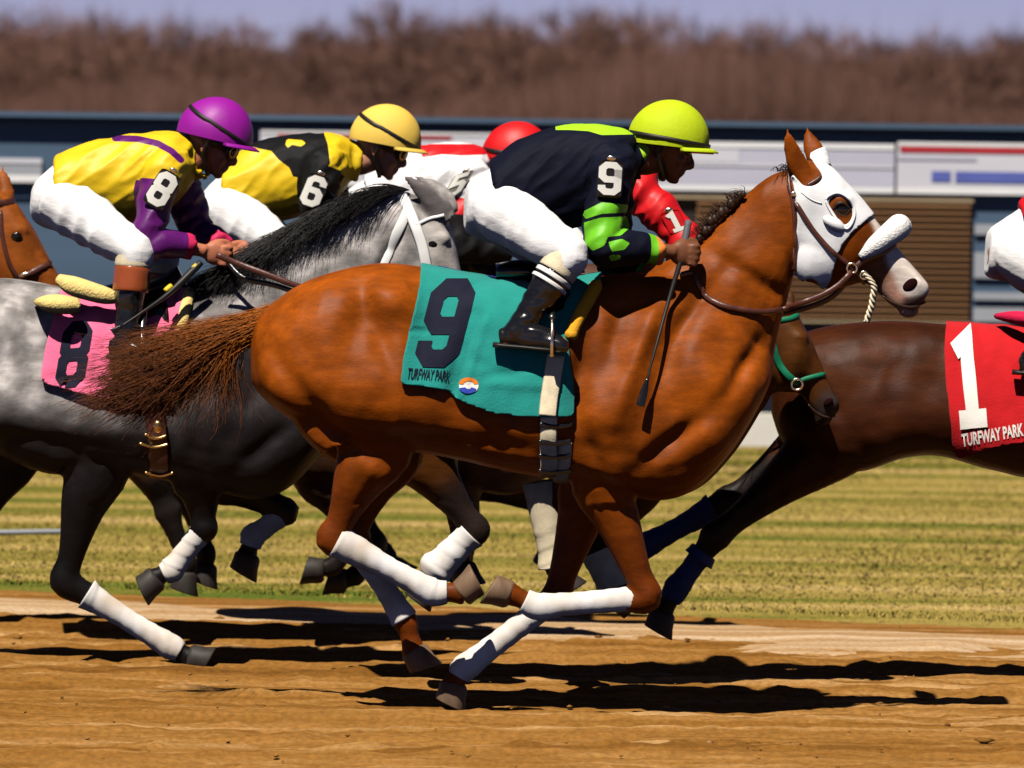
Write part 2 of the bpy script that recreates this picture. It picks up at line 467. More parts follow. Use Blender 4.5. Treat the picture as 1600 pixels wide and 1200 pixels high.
M['blade'] = streak_mat('grass_blades', [(.37, (.11, .15, .018)), (.45, (.27, .215, .042)), (.54, (.43, .31, .082)), (.64, (.58, .42, .16))], .05, .8, 1.6, 30, 0)
nb = 190000
base = np.stack([rng.uniform(-4.8, 4.8, nb), 5.0 + rng.uniform(0, 1, nb) ** 1.2 * 17.4, np.full(nb, .004)], -1)
w = (base - (A + B) / 2 * np.array([1, 1, 0]))[:, :2] @ nE[:2]
base = base[w > .03]; w = w[w > .03]; nb = len(w)
hgt = rng.uniform(.006, .014, nb) * (1 + .5 * (w < .2)); ang = rng.uniform(0, math.pi, nb); wd = rng.uniform(.003, .007, nb) * (1 + w * .05)
side = np.stack([np.cos(ang), np.sin(ang), 0 * ang], -1) * wd[:, None]
lean = rng.normal(scale=.5, size=(nb, 2)) * hgt[:, None]
tip = base + np.concatenate([lean, hgt[:, None]], 1)
midp = base + np.concatenate([lean * .3, hgt[:, None] * .6], 1)
V = np.stack([base - side, base + side, midp + side * .7, midp - side * .7, tip], 1).reshape(-1, 3)
k = np.arange(nb) * 5
Fs = np.stack([k, k + 1, k + 2, k + 3], -1).tolist() + np.stack([k + 3, k + 2, k + 4], -1).tolist()
o = obj('grass', V, Fs, M['blade']); tag(o, 'short dry winter grass blades on the infield', 'grass', kind='stuff')

# small clods on the dirt
nc = 420
ico = np.array([(0, 0, 1), (.9, 0, .3), (.28, .85, .3), (-.72, .53, .3), (-.72, -.53, .3), (.28, -.85, .3), (0, 0, -.6)])
icf = [(0, 1, 2), (0, 2, 3), (0, 3, 4), (0, 4, 5), (0, 5, 1), (6, 2, 1), (6, 3, 2), (6, 4, 3), (6, 5, 4), (6, 1, 5)]
c = np.stack([rng.uniform(-4, 4, nc), rng.uniform(-2.9, 5.0, nc), np.full(nc, .004)], -1)
sz = (rng.pareto(2.6, nc).clip(0, 4) * .007 + .005)[:, None, None]
V = c[:, None] + ico[None] * sz * rng.uniform(.6, 1.3, (nc, 7, 1)) * np.array([1.2, 1, .7])
ix = np.clip(np.searchsorted(gx, c[:, 0]), 0, nx - 1); iy = np.clip(np.searchsorted(gy, c[:, 1]), 0, ny - 1)
V[..., 2] += h[ix, iy][:, None]
Fs = [(a + 7 * i, b + 7 * i, d + 7 * i) for i in range(nc) for a, b, d in icf]
o = obj('dirt_clods', V.reshape(-1, 3), Fs, M['dirt']); tag(o, 'loose clods of dirt scattered on the track', 'clods', kind='stuff')

# ------------------------------------------------------------------ low building with signs behind the infield
YW = 23.0; SW = F / (YW + CAM_D)
def bx(p): return (p - 800) / SW
def bz(p): return CAM_H + (220 - p) / SW
def pbox(x0, x1, y0, y1, d0, d1):
    """pixel box on the building front; depth d0..d1 in front (+ towards the track)"""
    return box(bx(x0), bx(x1), YW - d1, YW - d0, bz(y1), bz(y0))
slate = mat('slate_blue_paint', (.066, .112, .180), .6, .3, var=.12, vscale=1.2, vstretch=(.3, 1, 3), bump=.05, bscale=20)
slate_d = mat('dark_slate_paint', (.026, .05, .10), .6, .3, var=.1, vscale=2)
signw = mat('sign_white', (.62, .62, .68), .55, .3, var=.07, vscale=1.6, vstretch=(.5, 1, 2.5))
signb = mat('sign_bright_edge', (.82, .82, .82), .5, .3, var=.04, vscale=3)
signl = mat('sign_lavender', (.50, .50, .60), .55, .3, var=.08, vscale=1.6, vstretch=(.6, 1, 2))
signr = mat('sign_red', (.45, .03, .04), .5, .3, var=.1, vscale=3)
signbl = mat('sign_blue', (.10, .13, .42), .5, .3, var=.1, vscale=3)
tanm = mat('tan_trim', (.40, .30, .18), .6, .3, var=.1, vscale=3)
navy = mat('dark_navy_base', (.006, .008, .022), .6, .3, var=.2, vscale=3)
louv = mat('brown_louvre', (.26, .135, .065), .55, .3, var=.15, vscale=1.5, vstretch=(.3, 1, 1))
greyp = mat('pale_grey_panel', (.34, .36, .40), .6, .3, var=.1, vscale=2)
kerbm = mat('white_kerb', (.72, .68, .60), .7, .2, var=.06, vscale=3, bump=.1, bscale=40)
T = Thing('low_building', 'long low slate blue building with louvred shutter and sign band behind infield', 'building', (0, YW, 0))
XL, XR = -2200, 3800
T.part('wall', join([box(bx(XL), bx(XR), YW, YW + 5, 0, bz(190))]), slate, flat=True)
T.part('roof_edge', join([pbox(XL, XR, 185, 193, -.3, .10), pbox(XL, XR, 200.5, 203, -.01, .03)]), slate, flat=True)
T.part('gutter', pbox(XL, XR, 193.4, 200, -.01, .02), slate_d, flat=True)
T.part('base', pbox(1040, 1516, 497, 638, -.01, .03), navy, flat=True)
T.part('cable', pbox(XL, 420, 317, 320, -.01, .02), slate_d, flat=True)
lv = []
ys = np.arange(309, 488, 10.2)
for y in ys:
    x0, x1, z = bx(1085), bx(1512), bz(y)
    lv.append((np.array([(x0, YW - .012, z), (x1, YW - .012, z), (x1, YW - .070, z - .022), (x0, YW - .070, z - .022), (x0, YW - .065, z - .0245), (x1, YW - .065, z - .0245), (x0, YW - .012, z - .004), (x1, YW - .012, z - .004)]),
               [(0, 3, 2, 1), (3, 4, 5, 2), (4, 6, 7, 5), (0, 6, 4, 3), (1, 2, 5, 7)]))
lt = T.part('louvre_shutter', join(lv), louv, flat=True)
T.part('shutter_back', pbox(1040, 1514, 306.5, 497, -.01, .011), mat('shutter_dark', (.015, .010, .008), .7), flat=True, parent=lt)
T.part('shutter_sill', pbox(1040, 1516, 493.5, 496.8, -.01, .07), tanm, flat=True, parent=lt)
T.part('trim', pbox(700, 1516, 301.5, 306.3, -.01, .06), tanm, flat=True)
for (x0, x1, y0, y1, m) in ((1519, 1590, 340, 356, greyp), (1519, 1575, 384, 424, greyp), (1519, 1660, 446, 458, greyp), (1519, 1600, 470, 492, greyp)):
    T.part('vent_panel', pbox(x0, x1, y0, y1, -.01, .03), m, flat=True)
# sign band
def sign(name, label, x0, x1, y0, y1, m, parts):
    t = Thing(name, label, 'sign', (bx((x0 + x1) / 2), YW - .06, bz(y1)))
    t.part('panel', pbox(x0, x1, y0, y1, .002, .06), m, flat=True)
    for (n, a, b, c, d, mm) in parts: t.part(n, pbox(a, b, c, d, .05, .066), mm, flat=True)
    return t
sign('sign_board', 'grey white sign board at the left edge behind the rider in yellow and purple', -600, 62, 258, 295, greyp, [('edge', -600, 62, 284, 295, signb), ('stripe', -600, 62, 258.2, 266, signw)])
sign('sign_board', 'white sign board with a thin red stripe behind the yellow cap', 402, 792, 208, 294, signw, [('stripe', 404, 790, 209, 213, signb), ('stripe', 430, 700, 214.5, 219, signr), ('edge', 404, 790, 286, 293.5, signb)])
sign('sign_board', 'pale lavender sign board with bright edges behind the horse ears', 796, 1392, 217, 294, signl, [('edge', 797, 1391, 217.5, 226, signb), ('edge', 797, 1391, 285, 293.5, signb), ('stripe', 900, 1391, 250, 255, signw), ('stripe', 1010, 1150, 228, 249, signw)])
sign('sign_board', 'white sign board with red stripe and blue block at right edge', 1396, 2100, 213, 294, signw, [('edge', 1397, 2099, 213.5, 219, signb), ('stripe', 1400, 2099, 220, 229, signr), ('stripe', 1450, 1480, 258, 274, signbl), ('stripe', 1487, 1700, 258, 275, signbl), ('edge', 1397, 2099, 284, 293.5, signb), ('stripe', 1397, 1520, 236, 241, signl)])
o = single('kerb', box(bx(XL), bx(XR), YW - .5, YW - .32, 0, bz(637)), kerbm, 'low white concrete kerb along the foot of the slate building', 'kerb', (0, YW - .4, 0), flat=True)
# grey pipe on the turf at the far left
c0, c1 = gpt(-60, 833, .05), gpt(138, 830, .05)
single('pipe', tube([c0, (c0 + c1) / 2, c1], [.012] * 3, n=10), greyp, 'thin grey pipe lying on the infield turf at the left', 'pipe', (c0 + c1) / 2)

# ------------------------------------------------------------------ bare winter woods far behind
def tree_variant(seed):
    r = np.random.default_rng(seed); seg = []
    def grow(p, d, L, rad, lev):
        q = p + d * L; seg.append((p, q, rad, rad * .72))
        if lev == 0: return
        nch = r.integers(3, 5)
        for _ in range(nch):
            nd = d + r.normal(scale=.48, size=3); nd[2] += .12; nd /= np.linalg.norm(nd)
            st = p + (q - p) * r.uniform(.55, 1.0)
            grow(st, nd, L * r.uniform(.55, .8), rad * .55, lev - 1)
    grow(np.zeros(3), np.array([r.normal(scale=.04), r.normal(scale=.04), 1.0]), r.uniform(3.0, 4.2), .20, 4)
    V = []; Fs = []
    for p, q, a, b in seg:
        d = q - p; d /= np.linalg.norm(d); s = np.cross(d, [.3, .8, .2]); s /= np.linalg.norm(s); t = np.cross(d, s)
        o = len(V); a = max(a, .016); b = max(b, .010)
        for k in range(3):
            an = 2.1 * k; e = math.cos(an) * s + math.sin(an) * t; V.append(p + e * a); V.append(q + e * b)
        for k in range(3):
            k2 = (k + 1) % 3; Fs.append((o + 2 * k, o + 2 * k2, o + 2 * k2 + 1, o + 2 * k + 1))
    ends = [s for s in seg if s[3] < .03]
    for p, q, a, b in ends:
        for _ in range(5):
            d = (q - p) + r.normal(scale=.5, size=3); st = p + (q - p) * r.uniform(.3, 1); w = r.normal(size=3) * .022
            o = len(V); V += [st - w, st + w, st + d * r.uniform(.5, 1.0)]; Fs.append((o, o + 1, o + 2))
    return np.array(V), Fs
twig = mat('bare_twigs', (.17, .090, .070), .9, .1, var=.35, vscale=.02, vstretch=(1, .3, .3))
vs = [tree_variant(40 + i) for i in range(6)]
VV = []; FF = []; off = 0
ntree = 680
for i in range(ntree):
    v, f = vs[i % 6]
    y = 430 + 260 * rng.random(); x = rng.uniform(-1, 1) * (.085 * (y + 25) + 6) if i < 420 else rng.choice([-1, 1]) * rng.uniform(50, 170)
    a = rng.uniform(0, 6.28); zs = rng.uniform(.85, 1.2) * (1.0 + .07 * math.sin(x * .09 + 1.0)) * (y / 560) ** .5
    c, s_ = math.cos(a), math.sin(a)
    R = np.array([[c, s_, 0], [-s_, c, 0], [0, 0, 1]])
    v2 = (v @ R) * np.array([1.15, 1.15, zs * 1.09]) + np.array([x, y, -.05])
    VV.append(v2); FF += [tuple(int(q) + off for q in t) for t in f]; off += len(v)
o = obj('woods', np.concatenate(VV), FF, twig); tag(o, 'far line of bare brown winter trees behind the building', 'woods', kind='stuff')
# underwood: dense brush at the foot of the woods
nbz = 170000
p = np.stack([np.concatenate([rng.uniform(-62, 62, 90000), rng.choice([-1, 1], 80000) * rng.uniform(60, 170, 80000)]), rng.uniform(415, 450, nbz), np.zeros(nbz)], -1)
hh = rng.uniform(3.0, 7.8, nbz) * (.8 + .35 * np.sin(p[:, 0] * .13) * np.sin(p[:, 0] * .05 + 1))
w = rng.normal(size=(nbz, 3)) * .05
tp = p + np.concatenate([rng.normal(scale=.7, size=(nbz, 2)), hh[:, None]], 1)
V = np.stack([p - w, p + w, tp], 1).reshape(-1, 3); k = np.arange(nbz) * 3
o = obj('brush', V, np.stack([k, k + 1, k + 2], -1).tolist(), twig); tag(o, 'dense bare brush at the foot of the far woods', 'brush', kind='stuff')

# ================================================================== HORSES
# the trunk, traced once in photo pixels on the nearest horse: x top, y top, x bottom, y bottom, half width (m)
TRUNK = [(392, 520, 394, 600, .07), (402, 496, 412, 622, .15), (430, 470, 446, 650, .21), (475, 441, 492, 672, .25), (535, 421, 545, 690, .268), (595, 411, 605, 700, .270),
         (655, 416, 660, 708, .262), (715, 428, 715, 718, .272), (780, 437, 780, 733, .292), (840, 440, 845, 745, .298), (900, 436, 905, 755, .285),
         (955, 428, 965, 770, .262), (1010, 424, 1030, 782, .245), (1065, 430, 1085, 765, .228), (1120, 452, 1135, 715, .20), (1165, 490, 1172, 660, .165), (1196, 530, 1198, 610, .11), (1207, 556, 1207, 582, .05)]
NECK = [(975, 432, 1175, 650, .165), (1040, 408, 1205, 575, .140), (1090, 380, 1216, 520, .118), (1133, 335, 1230, 470, .100), (1172, 298, 1240, 430, .090), (1206, 273, 1246, 410, .083), (1240, 262, 1256, 400, .078)]
HEAD = [(1236, 264, 1246, 400, .075), (1262, 250, 1256, 432, .088), (1296, 262, 1286, 450, .097), (1322, 288, 1308, 451, .102), (1346, 314, 1330, 446, .094), (1366, 340, 1346, 442, .074),
        (1386, 366, 1362, 448, .062), (1406, 391, 1376, 462, .056), (1425, 414, 1394, 478, .056), (1440, 431, 1412, 486, .054), (1450, 444, 1430, 484, .040), (1452, 456, 1440, 476, .022)]
# muscles: cx, cy, rx, ry, angle deg, amplitude (m)
MUSC = [(612, 468, 34, 26, 20, .020), (560, 500, 20, 75, 12, -.012), (505, 505, 42, 85, 14, .012), (440, 590, 36, 90, -14, .014), (478, 620, 16, 100, -34, -.012), (540, 690, 95, 15, 26, -.016), (540, 590, 50, 70, -25, .014),
        (625, 610, 52, 60, 0, .020), (660, 530, 22, 90, 8, -.012), (600, 545, 16, 70, -20, -.009), (905, 600, 18, 95, 10, -.022), (965, 640, 46, 60, 20, .022), (1000, 545, 16, 100, 22, .016), (960, 520, 16, 70, 18, -.010), (1045, 560, 18, 95, 24, -.013),
        (1110, 600, 55, 42, 40, .020), (1050, 690, 55, 14, -38, -.020), (1110, 680, 40, 40, 0, .016), (1165, 570, 14, 60, 35, -.015), (960, 740, 40, 34, 0, .016), (925, 700, 14, 50, -25, -.012),
        (1185, 440, 12, 75, -58, -.011), (1130, 420, 45, 45, 0, .008), (1095, 470, 14, 90, 40, -.010), (740, 690, 160, 14, 6, -.008), (1020, 470, 70, 14, -8, -.010)]
LEGS = dict(  # stifle/elbow ... toe in photo pixels, lateral offset (m)
    hind_near=[(505, 555), (584, 692), (520, 842), (676, 925), (726, 926), (762, 908)],
    hind_far=[(500, 560), (600, 700), (552, 838), (632, 968), (648, 1022), (662, 1066)],
    fore_near=[(1040, 600), (940, 745), (1010, 934), (842, 948), (792, 926), (752, 900)],
    fore_far=[(1050, 600), (925, 750), (868, 934), (726, 1044), (706, 1074), (694, 1098)])
GROUNDZ = .012

def lerp(a, b, t): return np.asarray(a) * (1 - t) + np.asarray(b) * t

class Horse:
    def __init__(s, name, label, Y, anchor, scale=None, trunk=None, neck=None, head=None, legs=None, ears=None, coat=None, voxel=.012,
                 hoof='hoof', wraps={}, muscle=1.0, fat=1.0, group='racehorses galloping in the pack', tr_raw=False, eye=None, ear_pin=False):
        s.Y = Y
        k = scale or CAM_D / (CAM_D + Y)
        s.k = k
        s.mp = lambda q: (np.asarray(q, float) - [865, 745]) * k + anchor
        m = s.mp
        def st(rows, raw):
            out = []
            for a, b, c, d, w in rows:
                t, bt = np.array([a, b]), np.array([c, d])
                if not raw: t, bt = m(t), m(bt)
                out.append(np.concatenate([P(t[0], t[1], Y), P(bt[0], bt[1], Y), [w, 0]]))
            return out
        s.st = st
        parts = [loft(st(trunk or TRUNK, trunk is not None), 4, 32, egg=.18, e=2.85)]
        parts.append(loft(st(neck or NECK, neck is not None), 4, 24, egg=.18, e=2.1))
        # head: template placed by poll and muzzle
        s.hm = m
        if head is not None:
            p0, p1 = np.array([1245., 262]), np.array([1450., 446]); q0, q1 = np.array(head[0], float), np.array(head[1], float)
            z = complex(*(q1 - q0)) / complex(*(p1 - p0))
            if len(head) > 2: # extra vertical squash along perpendicular
                pass
            def hm(q, z=z, q0=q0):
                q = np.asarray(q, float) - p0
                w = (q[..., 0] + 1j * q[..., 1]) * z
                return np.stack([w.real, w.imag], -1) + q0
            s.hm = hm
        hs = []
        for a, b, c, d, w in HEAD:
            t, bt = s.hm((a, b)), s.hm((c, d)); hs.append(np.concatenate([P(t[0], t[1], Y), P(bt[0], bt[1], Y), [w, 0]]))
        parts.append(loft(hs, 4, 24, egg=-.12, e=2.3))
        hk = np.linalg.norm(s.hm((1450, 446)) - s.hm((1245, 262))) / 275.5 * 450 / ppm(Y)  # head scale
        s.hk = hk
        def hp(x, y, dy): 
            q = s.hm((x, y)); return P(q[0], q[1], Y + dy)
        s.hp = hp
        for sd in (-1, 1):
            parts.append(ellipsoid(hp(1276, 402, .042 * sd), (.088, .045, .092)))            # jowl
            parts.append(ellipsoid(hp(1314, 316, .072 * sd), (.040, .030, .030)))            # brow
            parts.append(ellipsoid(hp(1428, 446, .032 * sd), (.034, .026, .030)))            # nostril flare
            parts.append(tube([hp(1300, 372, .088 * sd), hp(1345, 386, .078 * sd), hp(1376, 402, .058 * sd)], [.012, .013, .006], 8))  # facial crest
        parts.append(ellipsoid(hp(1420, 487, 0), (.035, .036, .022)))                        # chin
        # ears
        E = ears or [[(1262, 286), (1247, 258), (1236, 230), (1229, 201)], [(1284, 264), (1274, 240), (1266, 220), (1260, 199)]]
        for i, e in enumerate(E):
            dy = (-.055, .055)[i]
            if ears is None: e = [tuple(s.hm(q)) for q in e]
            pts = [P(q[0], q[1], Y + dy * (1 + .25 * j)) for j, q in enumerate(e)]
            parts.append(tube(pts, np.array([(.030, .022), (.037, .020), (.027, .015), (.004, .004)]) * (hk if ears is None else 1.25), 12, 5))
        # legs
        L = {}
        for kx, pts in LEGS.items():
            raw = legs is not None and kx in legs
            pts = [np.array(q, float) if raw else m(q) for q in (legs[kx] if raw else pts)]
            dy = (-1 if 'near' in kx else 1) * (.125 if 'hind' in kx else .12)
            w = [P(q[0], q[1], Y + dy * f) for q, f in zip(pts, (1, 1.05, .95, .85, .85, .85))]
            L[kx] = w
            h_, j1, j2, j3, j4, j5 = w
            if 'hind' in kx:
                path = [h_, lerp(h_, j1, .55), j1, lerp(j1, j2, .45), lerp(j1, j2, .82), j2, lerp(j2, j3, .22), lerp(j2, j3, .65), j3, lerp(j3, j4, .5), j4]
                rad = [(.19, .10), (.205, .125), (.152, .105), (.084, .070), (.049, .040), (.060, .044), (.045, .036), (.036, .031), (.045, .038), (.034, .030), (.046, .043)]
            else:
                path = [h_, lerp(h_, j1, .5), j1, lerp(j1, j2, .35), lerp(j1, j2, .8), j2, lerp(j2, j3, .25), lerp(j2, j3, .65), j3, lerp(j3, j4, .5), j4]
                rad = [(.13, .06), (.15, .085), (.115, .08), (.080, .064), (.050, .043), (.056, .050), (.039, .034), (.034, .030), (.043, .038), (.033, .030), (.045, .043)]
            parts.append(tube(path, rad, 14, 4))
            if 'hind' in kx:   # point of hock
                dv = (j2 - j1) / np.linalg.norm(j2 - j1); dc = (j3 - j2) / np.linalg.norm(j3 - j2)
                b = dv - dc; b = b / (np.linalg.norm(b) + 1e-6)
                parts.append(ellipsoid(j2 + b * .03 - dv * .005, (.034, .028, .034)))
        s.L = L
        V, Q = fuse(parts, voxel, 4)
        px = proj(V)
        # muscle relief, in trunk pixels
        N = vnormals(V, Q)
        if muscle:
            q = (px - anchor) / k + [865, 745]
            if trunk is not None and tr_raw is not True and tr_raw: q = tr_raw(px)
            d = np.zeros(len(V))
            for cx, cy, rx, ry, an, am in MUSC:
                an = math.radians(an); c, sn = math.cos(an), math.sin(an)
                x, y = q[:, 0] - cx, q[:, 1] - cy
                u, v = (x * c + y * sn) / rx, (-x * sn + y * c) / ry
                d += am * np.exp(-(u * u + v * v))
            face = np.clip((np.abs(N[:, 1]) - .25) / .5, 0, 1)
            nz = noise3(V, (7, 7, 7), Y) * .008 + noise3(V, (18, 14, 12), Y + 3) * .0034 + (.35 - np.abs(noise3(V, (9, 9, 5), Y + 8))) * .007
            rib = .0022 * np.sin((q[:, 0] - .25 * q[:, 1]) / 7.5) * np.exp(-(((q[:, 0] - 770) / 70) ** 2 + ((q[:, 1] - 660) / 60) ** 2))
            body = (q[:, 1] < 790)
            V = V + N * ((d * face * muscle + rib) + nz * face)[:, None] * body[:, None]
            N = vnormals(V, Q)
        s.V, s.Q, s.N, s.px = V, Q, N, proj(V)
        mid = m((840, 745)); base = P(mid[0], mid[1], Y); base[2] = 0
        s.T = Thing(name, label, 'horse', base, group)
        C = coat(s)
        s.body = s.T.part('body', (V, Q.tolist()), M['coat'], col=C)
        # eyes
        ex = eye or (1316, 328)
        for sd in (-1, 1):
            e = s.T.part('eye', ellipsoid(hp(ex[0], ex[1], sd * (.097 if hk > .9 else .084)), (.025 * hk, .010, .020 * hk)), M['eye'])
            s.T.part('nostril', ellipsoid(hp(1422, 445, sd * .060), (.029 * hk, .009, .019 * hk), np.array([[.80, 0, .6], [0, 1, 0], [-.6, 0, .80]])), M['nostril'])
            s.T.part('lips', tube([hp(1446, 472, sd * .020), hp(1424, 480, sd * .046), hp(1398, 474, sd * .052), hp(1378, 462, sd * .055)], [.004, .005, .0045, .003], 8, 4), M['hair_dark'])
        # hooves
        for kx, w in L.items():
            d = w[5] - w[4]; d /= np.linalg.norm(d)
            a = w[4] - d * .012
            f_ = np.array([-d[2], 0, d[0]]); f_ /= np.linalg.norm(f_)
            th_ = np.linspace(0, 2 * math.pi, 24, endpoint=False); y_ = np.array([0, 1.0, 0])
            RR = [a + d * (dd - .010 * np.cos(th_) * (dd < .02))[:, None] + f_ * (ff + np.cos(th_) * rx)[:, None] + y_ * (np.sin(th_) * ry)[:, None]
                  for dd, ff, rx, ry in ((-.006, 0, .038, .036), (0, .001, .046, .044), (.006, .003, .049, .047), (.035, .012, .053, .052), (.066, .022, .059, .057), (.071, .023, .058, .056), (.0715, .023, .045, .044))]
            s.T.part('hoof', rings_mesh(np.array(RR)), M[hoof])
        # leg wraps
        for kx, (m_, t0, t1) in wraps.items():
            w = L[kx]; a, b, c = w[2], w[3], lerp(w[3], w[4], .45)
            pts = [lerp(a, b, t0), lerp(a, b, .3), lerp(a, b, .55), lerp(a, b, .8), b]; 
            r = [(.046, .040), (.042, .037), (.040, .036), (.042, .038), (.049, .043)]
            r = [(a_ * fat, b_ * fat) for a_, b_ in r]
            if 'hind' in kx: r[0] = (.060, .050); r[1] = (.050, .042)
            if t1 > 1: pts.append(c); r.append((.040, .037))
            vf = tube(pts, r, 20, 7)
            nrm = vnormals(vf[0], tris(np.array([f for f in vf[1] if len(f) == 4])))
            ax = (b - a) / np.linalg.norm(b - a); tt = (vf[0] - a) @ ax
            ang = np.arctan2((vf[0] - a) @ np.array([0, 1, 0]), (vf[0] - a) @ np.cross(ax, [0, 1, 0]))
            vf = (vf[0] + nrm * (.0030 * (((tt / .055 + ang / 6.283) % 1.0) - .5))[:, None], vf[1])
            wr = s.T.part('leg_wrap', vf, m_)

def blend(c0, c1, w): return c0 * (1 - w[:, None]) + np.atleast_2d(np.asarray(c1)) * w[:, None]
def sstep(x, a, b):
    t = np.clip((x - a) / (b - a), 0, 1); return t * t * (3 - 2 * t)

def legness(H):
    """0 on the body, 1 down the limbs (distance along the leg from the elbow/stifle)"""
    w = np.zeros(len(H.V))
    for kx, L in H.L.items():
        for i in range(1, 5):
            a, b = L[i], L[i + 1]; e = b - a; t = np.clip(((H.V - a) @ e) / (e @ e), 0, 1)
            d = np.linalg.norm(H.V - a - e * t[:, None], axis=1)
            w = np.maximum(w, (d < (.13 if i == 1 else .085)) * (np.clip(t * 1.6, 0, 1) if i == 1 else 1.0))
    return w

def coat_plain(base, dark, leg_dark=1.0, muzzle=None, star=None, seed=0.0, blaze=None, sunburn=.25):
    base, dark = np.array(base), np.array(dark)
    def f(H):
        V = H.V; n1 = noise3(V, (2.2, 3, 3), seed); n2 = noise3(V, (9, 12, 12), seed + 5)
        C = np.tile(base, (len(V), 1)) * (1 + sunburn * n1 + .12 * n2)[:, None]
        lw = legness(H); C = blend(C, dark, sstep(lw, .55, 1.0) * leg_dark)
        q = H.px
        if muzzle is not None:
            m0 = H.hm((1430, 462)); r = np.linalg.norm(q - m0, axis=1) / (H.hk * ppm(H.Y) / 450)
            C = blend(C, muzzle, 1 - sstep(r + 14 * n2, 26, 60))
        if blaze is not None:
            C = blaze(H, C, n2)
        return np.clip(C, .002, .95)
    return f

def hair(guide, n, spread0, spread1, r0, r1, K=14, jitter=.02, tw=.25, seed=1, wave=.012):
    """guide: (G,3) control points; strands start within spread0 of its start and fan to spread1; triangular strands"""
    r = np.random.default_rng(seed)
    g = catmull(guide, 8); t = np.linspace(0, 1, K)
    ids = np.clip(t * (len(g) - 1), 0, len(g) - 1.001); i0 = ids.astype(int); f = (ids - i0)[:, None]
    gp = g[i0] * (1 - f) + g[i0 + 1] * f
    o0 = r.normal(size=(n, 3)) * np.asarray(spread0); o1 = r.normal(size=(n, 3)) * np.asarray(spread1)
    ln = r.uniform(.55, 1.05, n)
    tt = t[None] * ln[:, None]
    idx = np.clip(tt * (len(g) - 1), 0, len(g) - 1.001); i0 = idx.astype(int); f = (idx - i0)[..., None]
    p = g[i0] * (1 - f) + g[i0 + 1] * f
    w = (tt ** 1.3)[..., None]
    p = p + o0[:, None] * (1 - w) + o1[:, None] * w
    ph = r.uniform(0, 6.28, (n, 1)); fr = r.uniform(4, 9, (n, 1))
    for a in range(3): p[..., a] += wave * tt * np.sin(fr * tt + ph + a * 2) * r.uniform(.3, 1.2, (n, 1))
    rad = (r0 * (1 - tt / ln[:, None]) + r1 * tt / ln[:, None])
    global HAIRT
    HAIRT = np.repeat(np.tile(t, n) if False else (tt / 1.0).ravel(), 3)
    return strands(p, rad)

def strands(p, rad):
    n, K = p.shape[:2]
    T = p[:, -1] - p[:, 0]; T /= np.linalg.norm(T, axis=1)[:, None] + 1e-9
    a = np.cross(T, [0.13, .21, .97]); a /= np.linalg.norm(a, axis=1)[:, None] + 1e-9; b = np.cross(T, a)
    V = np.stack([p + (math.cos(x) * a + math.sin(x) * b)[:, None] * rad[..., None] for x in (0, 2.094, 4.189)], 2)  # n,K,3,3
    V = V.reshape(-1, 3)
    base = (np.arange(n)[:, None] * K + np.arange(K - 1)[None]).reshape(-1, 1) * 3
    Fs = np.concatenate([np.concatenate([base + j, base + (j + 1) % 3, base + 3 + (j + 1) % 3, base + 3 + j], 1) for j in range(3)])
    return V, Fs.tolist()

def W3(H, pts, dys):
    """pixel polyline -> world points at H.Y + dy"""
    return np.array([P(q[0], q[1], H.Y + d) for q, d in zip(pts, dys if hasattr(dys, '__len__') else [dys] * len(pts))])

# ------------------------------------------------------------------ shells cut from a skin (cloths, hoods)
def shell(V, Q, fields, off, thick, smooth_it=2, deco=None):
    T = tris(Q); N = vnormals(V, Q)
    px = proj(V); s = fields(V, px)
    keep = (s[T] > -40).any(1)
    V2, T2, u = compact(V, T[keep]); N2 = N[u]; s2 = s[u]
    # carry normals through the cut
    VN = np.concatenate([V2, N2], 1)
    VN, T3, fl, _ = split(VN, T2, s2)
    VN, T3, u = compact(VN, T3[fl == 1])
    Vc, Nc = VN[:, :3], VN[:, 3:]; Nc = Nc / (np.linalg.norm(Nc, axis=1)[:, None] + 1e-9)
    if smooth_it: 
        Nc = smooth(Nc, T3, 6, .6, 0.0); Nc /= np.linalg.norm(Nc, axis=1)[:, None] + 1e-9
    o = off(Vc, proj(Vc)) if callable(off) else off
    Vo = Vc + Nc * (np.asarray(o).reshape(-1, 1) if np.ndim(o) else o)
    if smooth_it: Vo = smooth(Vo, T3, smooth_it)
    eb = np.concatenate([T3[:, [0, 1]], T3[:, [1, 2]], T3[:, [2, 0]]]); es = set(map(tuple, eb))
    be = np.array([ab for ab in es if (ab[1], ab[0]) not in es])
    if len(be):
        b2 = np.concatenate([be, be[:, ::-1]]); cn = np.bincount(b2[:, 0], minlength=len(Vo))
        for _ in range(18):
            S = np.stack([np.bincount(b2[:, 0], weights=Vo[b2[:, 1], a], minlength=len(Vo)) for a in range(3)], -1)
            k = cn > 0; Vo = Vo.copy(); Vo[k] += .5 * (S[k] / cn[k][:, None] - Vo[k])
    # rim
    e = np.concatenate([T3[:, [0, 1]], T3[:, [1, 2]], T3[:, [2, 0]]])
    key = {}
    for a, b in e: key[(a, b)] = 1
    bd = [(a, b) for a, b in key if (b, a) not in key]
    ids = sorted({i for ab in bd for i in ab}); mp = {i: len(Vo) + k for k, i in enumerate(ids)}
    Vr = np.concatenate([Vo, Vo[ids] - Nc[ids] * thick])
    Fs = T3.tolist() + [(b, a, mp[a], mp[b]) for a, b in bd]
    return Vr, Fs, T3, Vo

def bvh(V, Fs): return BVHTree.FromPolygons([Vector(v) for v in V], [tuple(int(i) for i in f) for f in Fs])

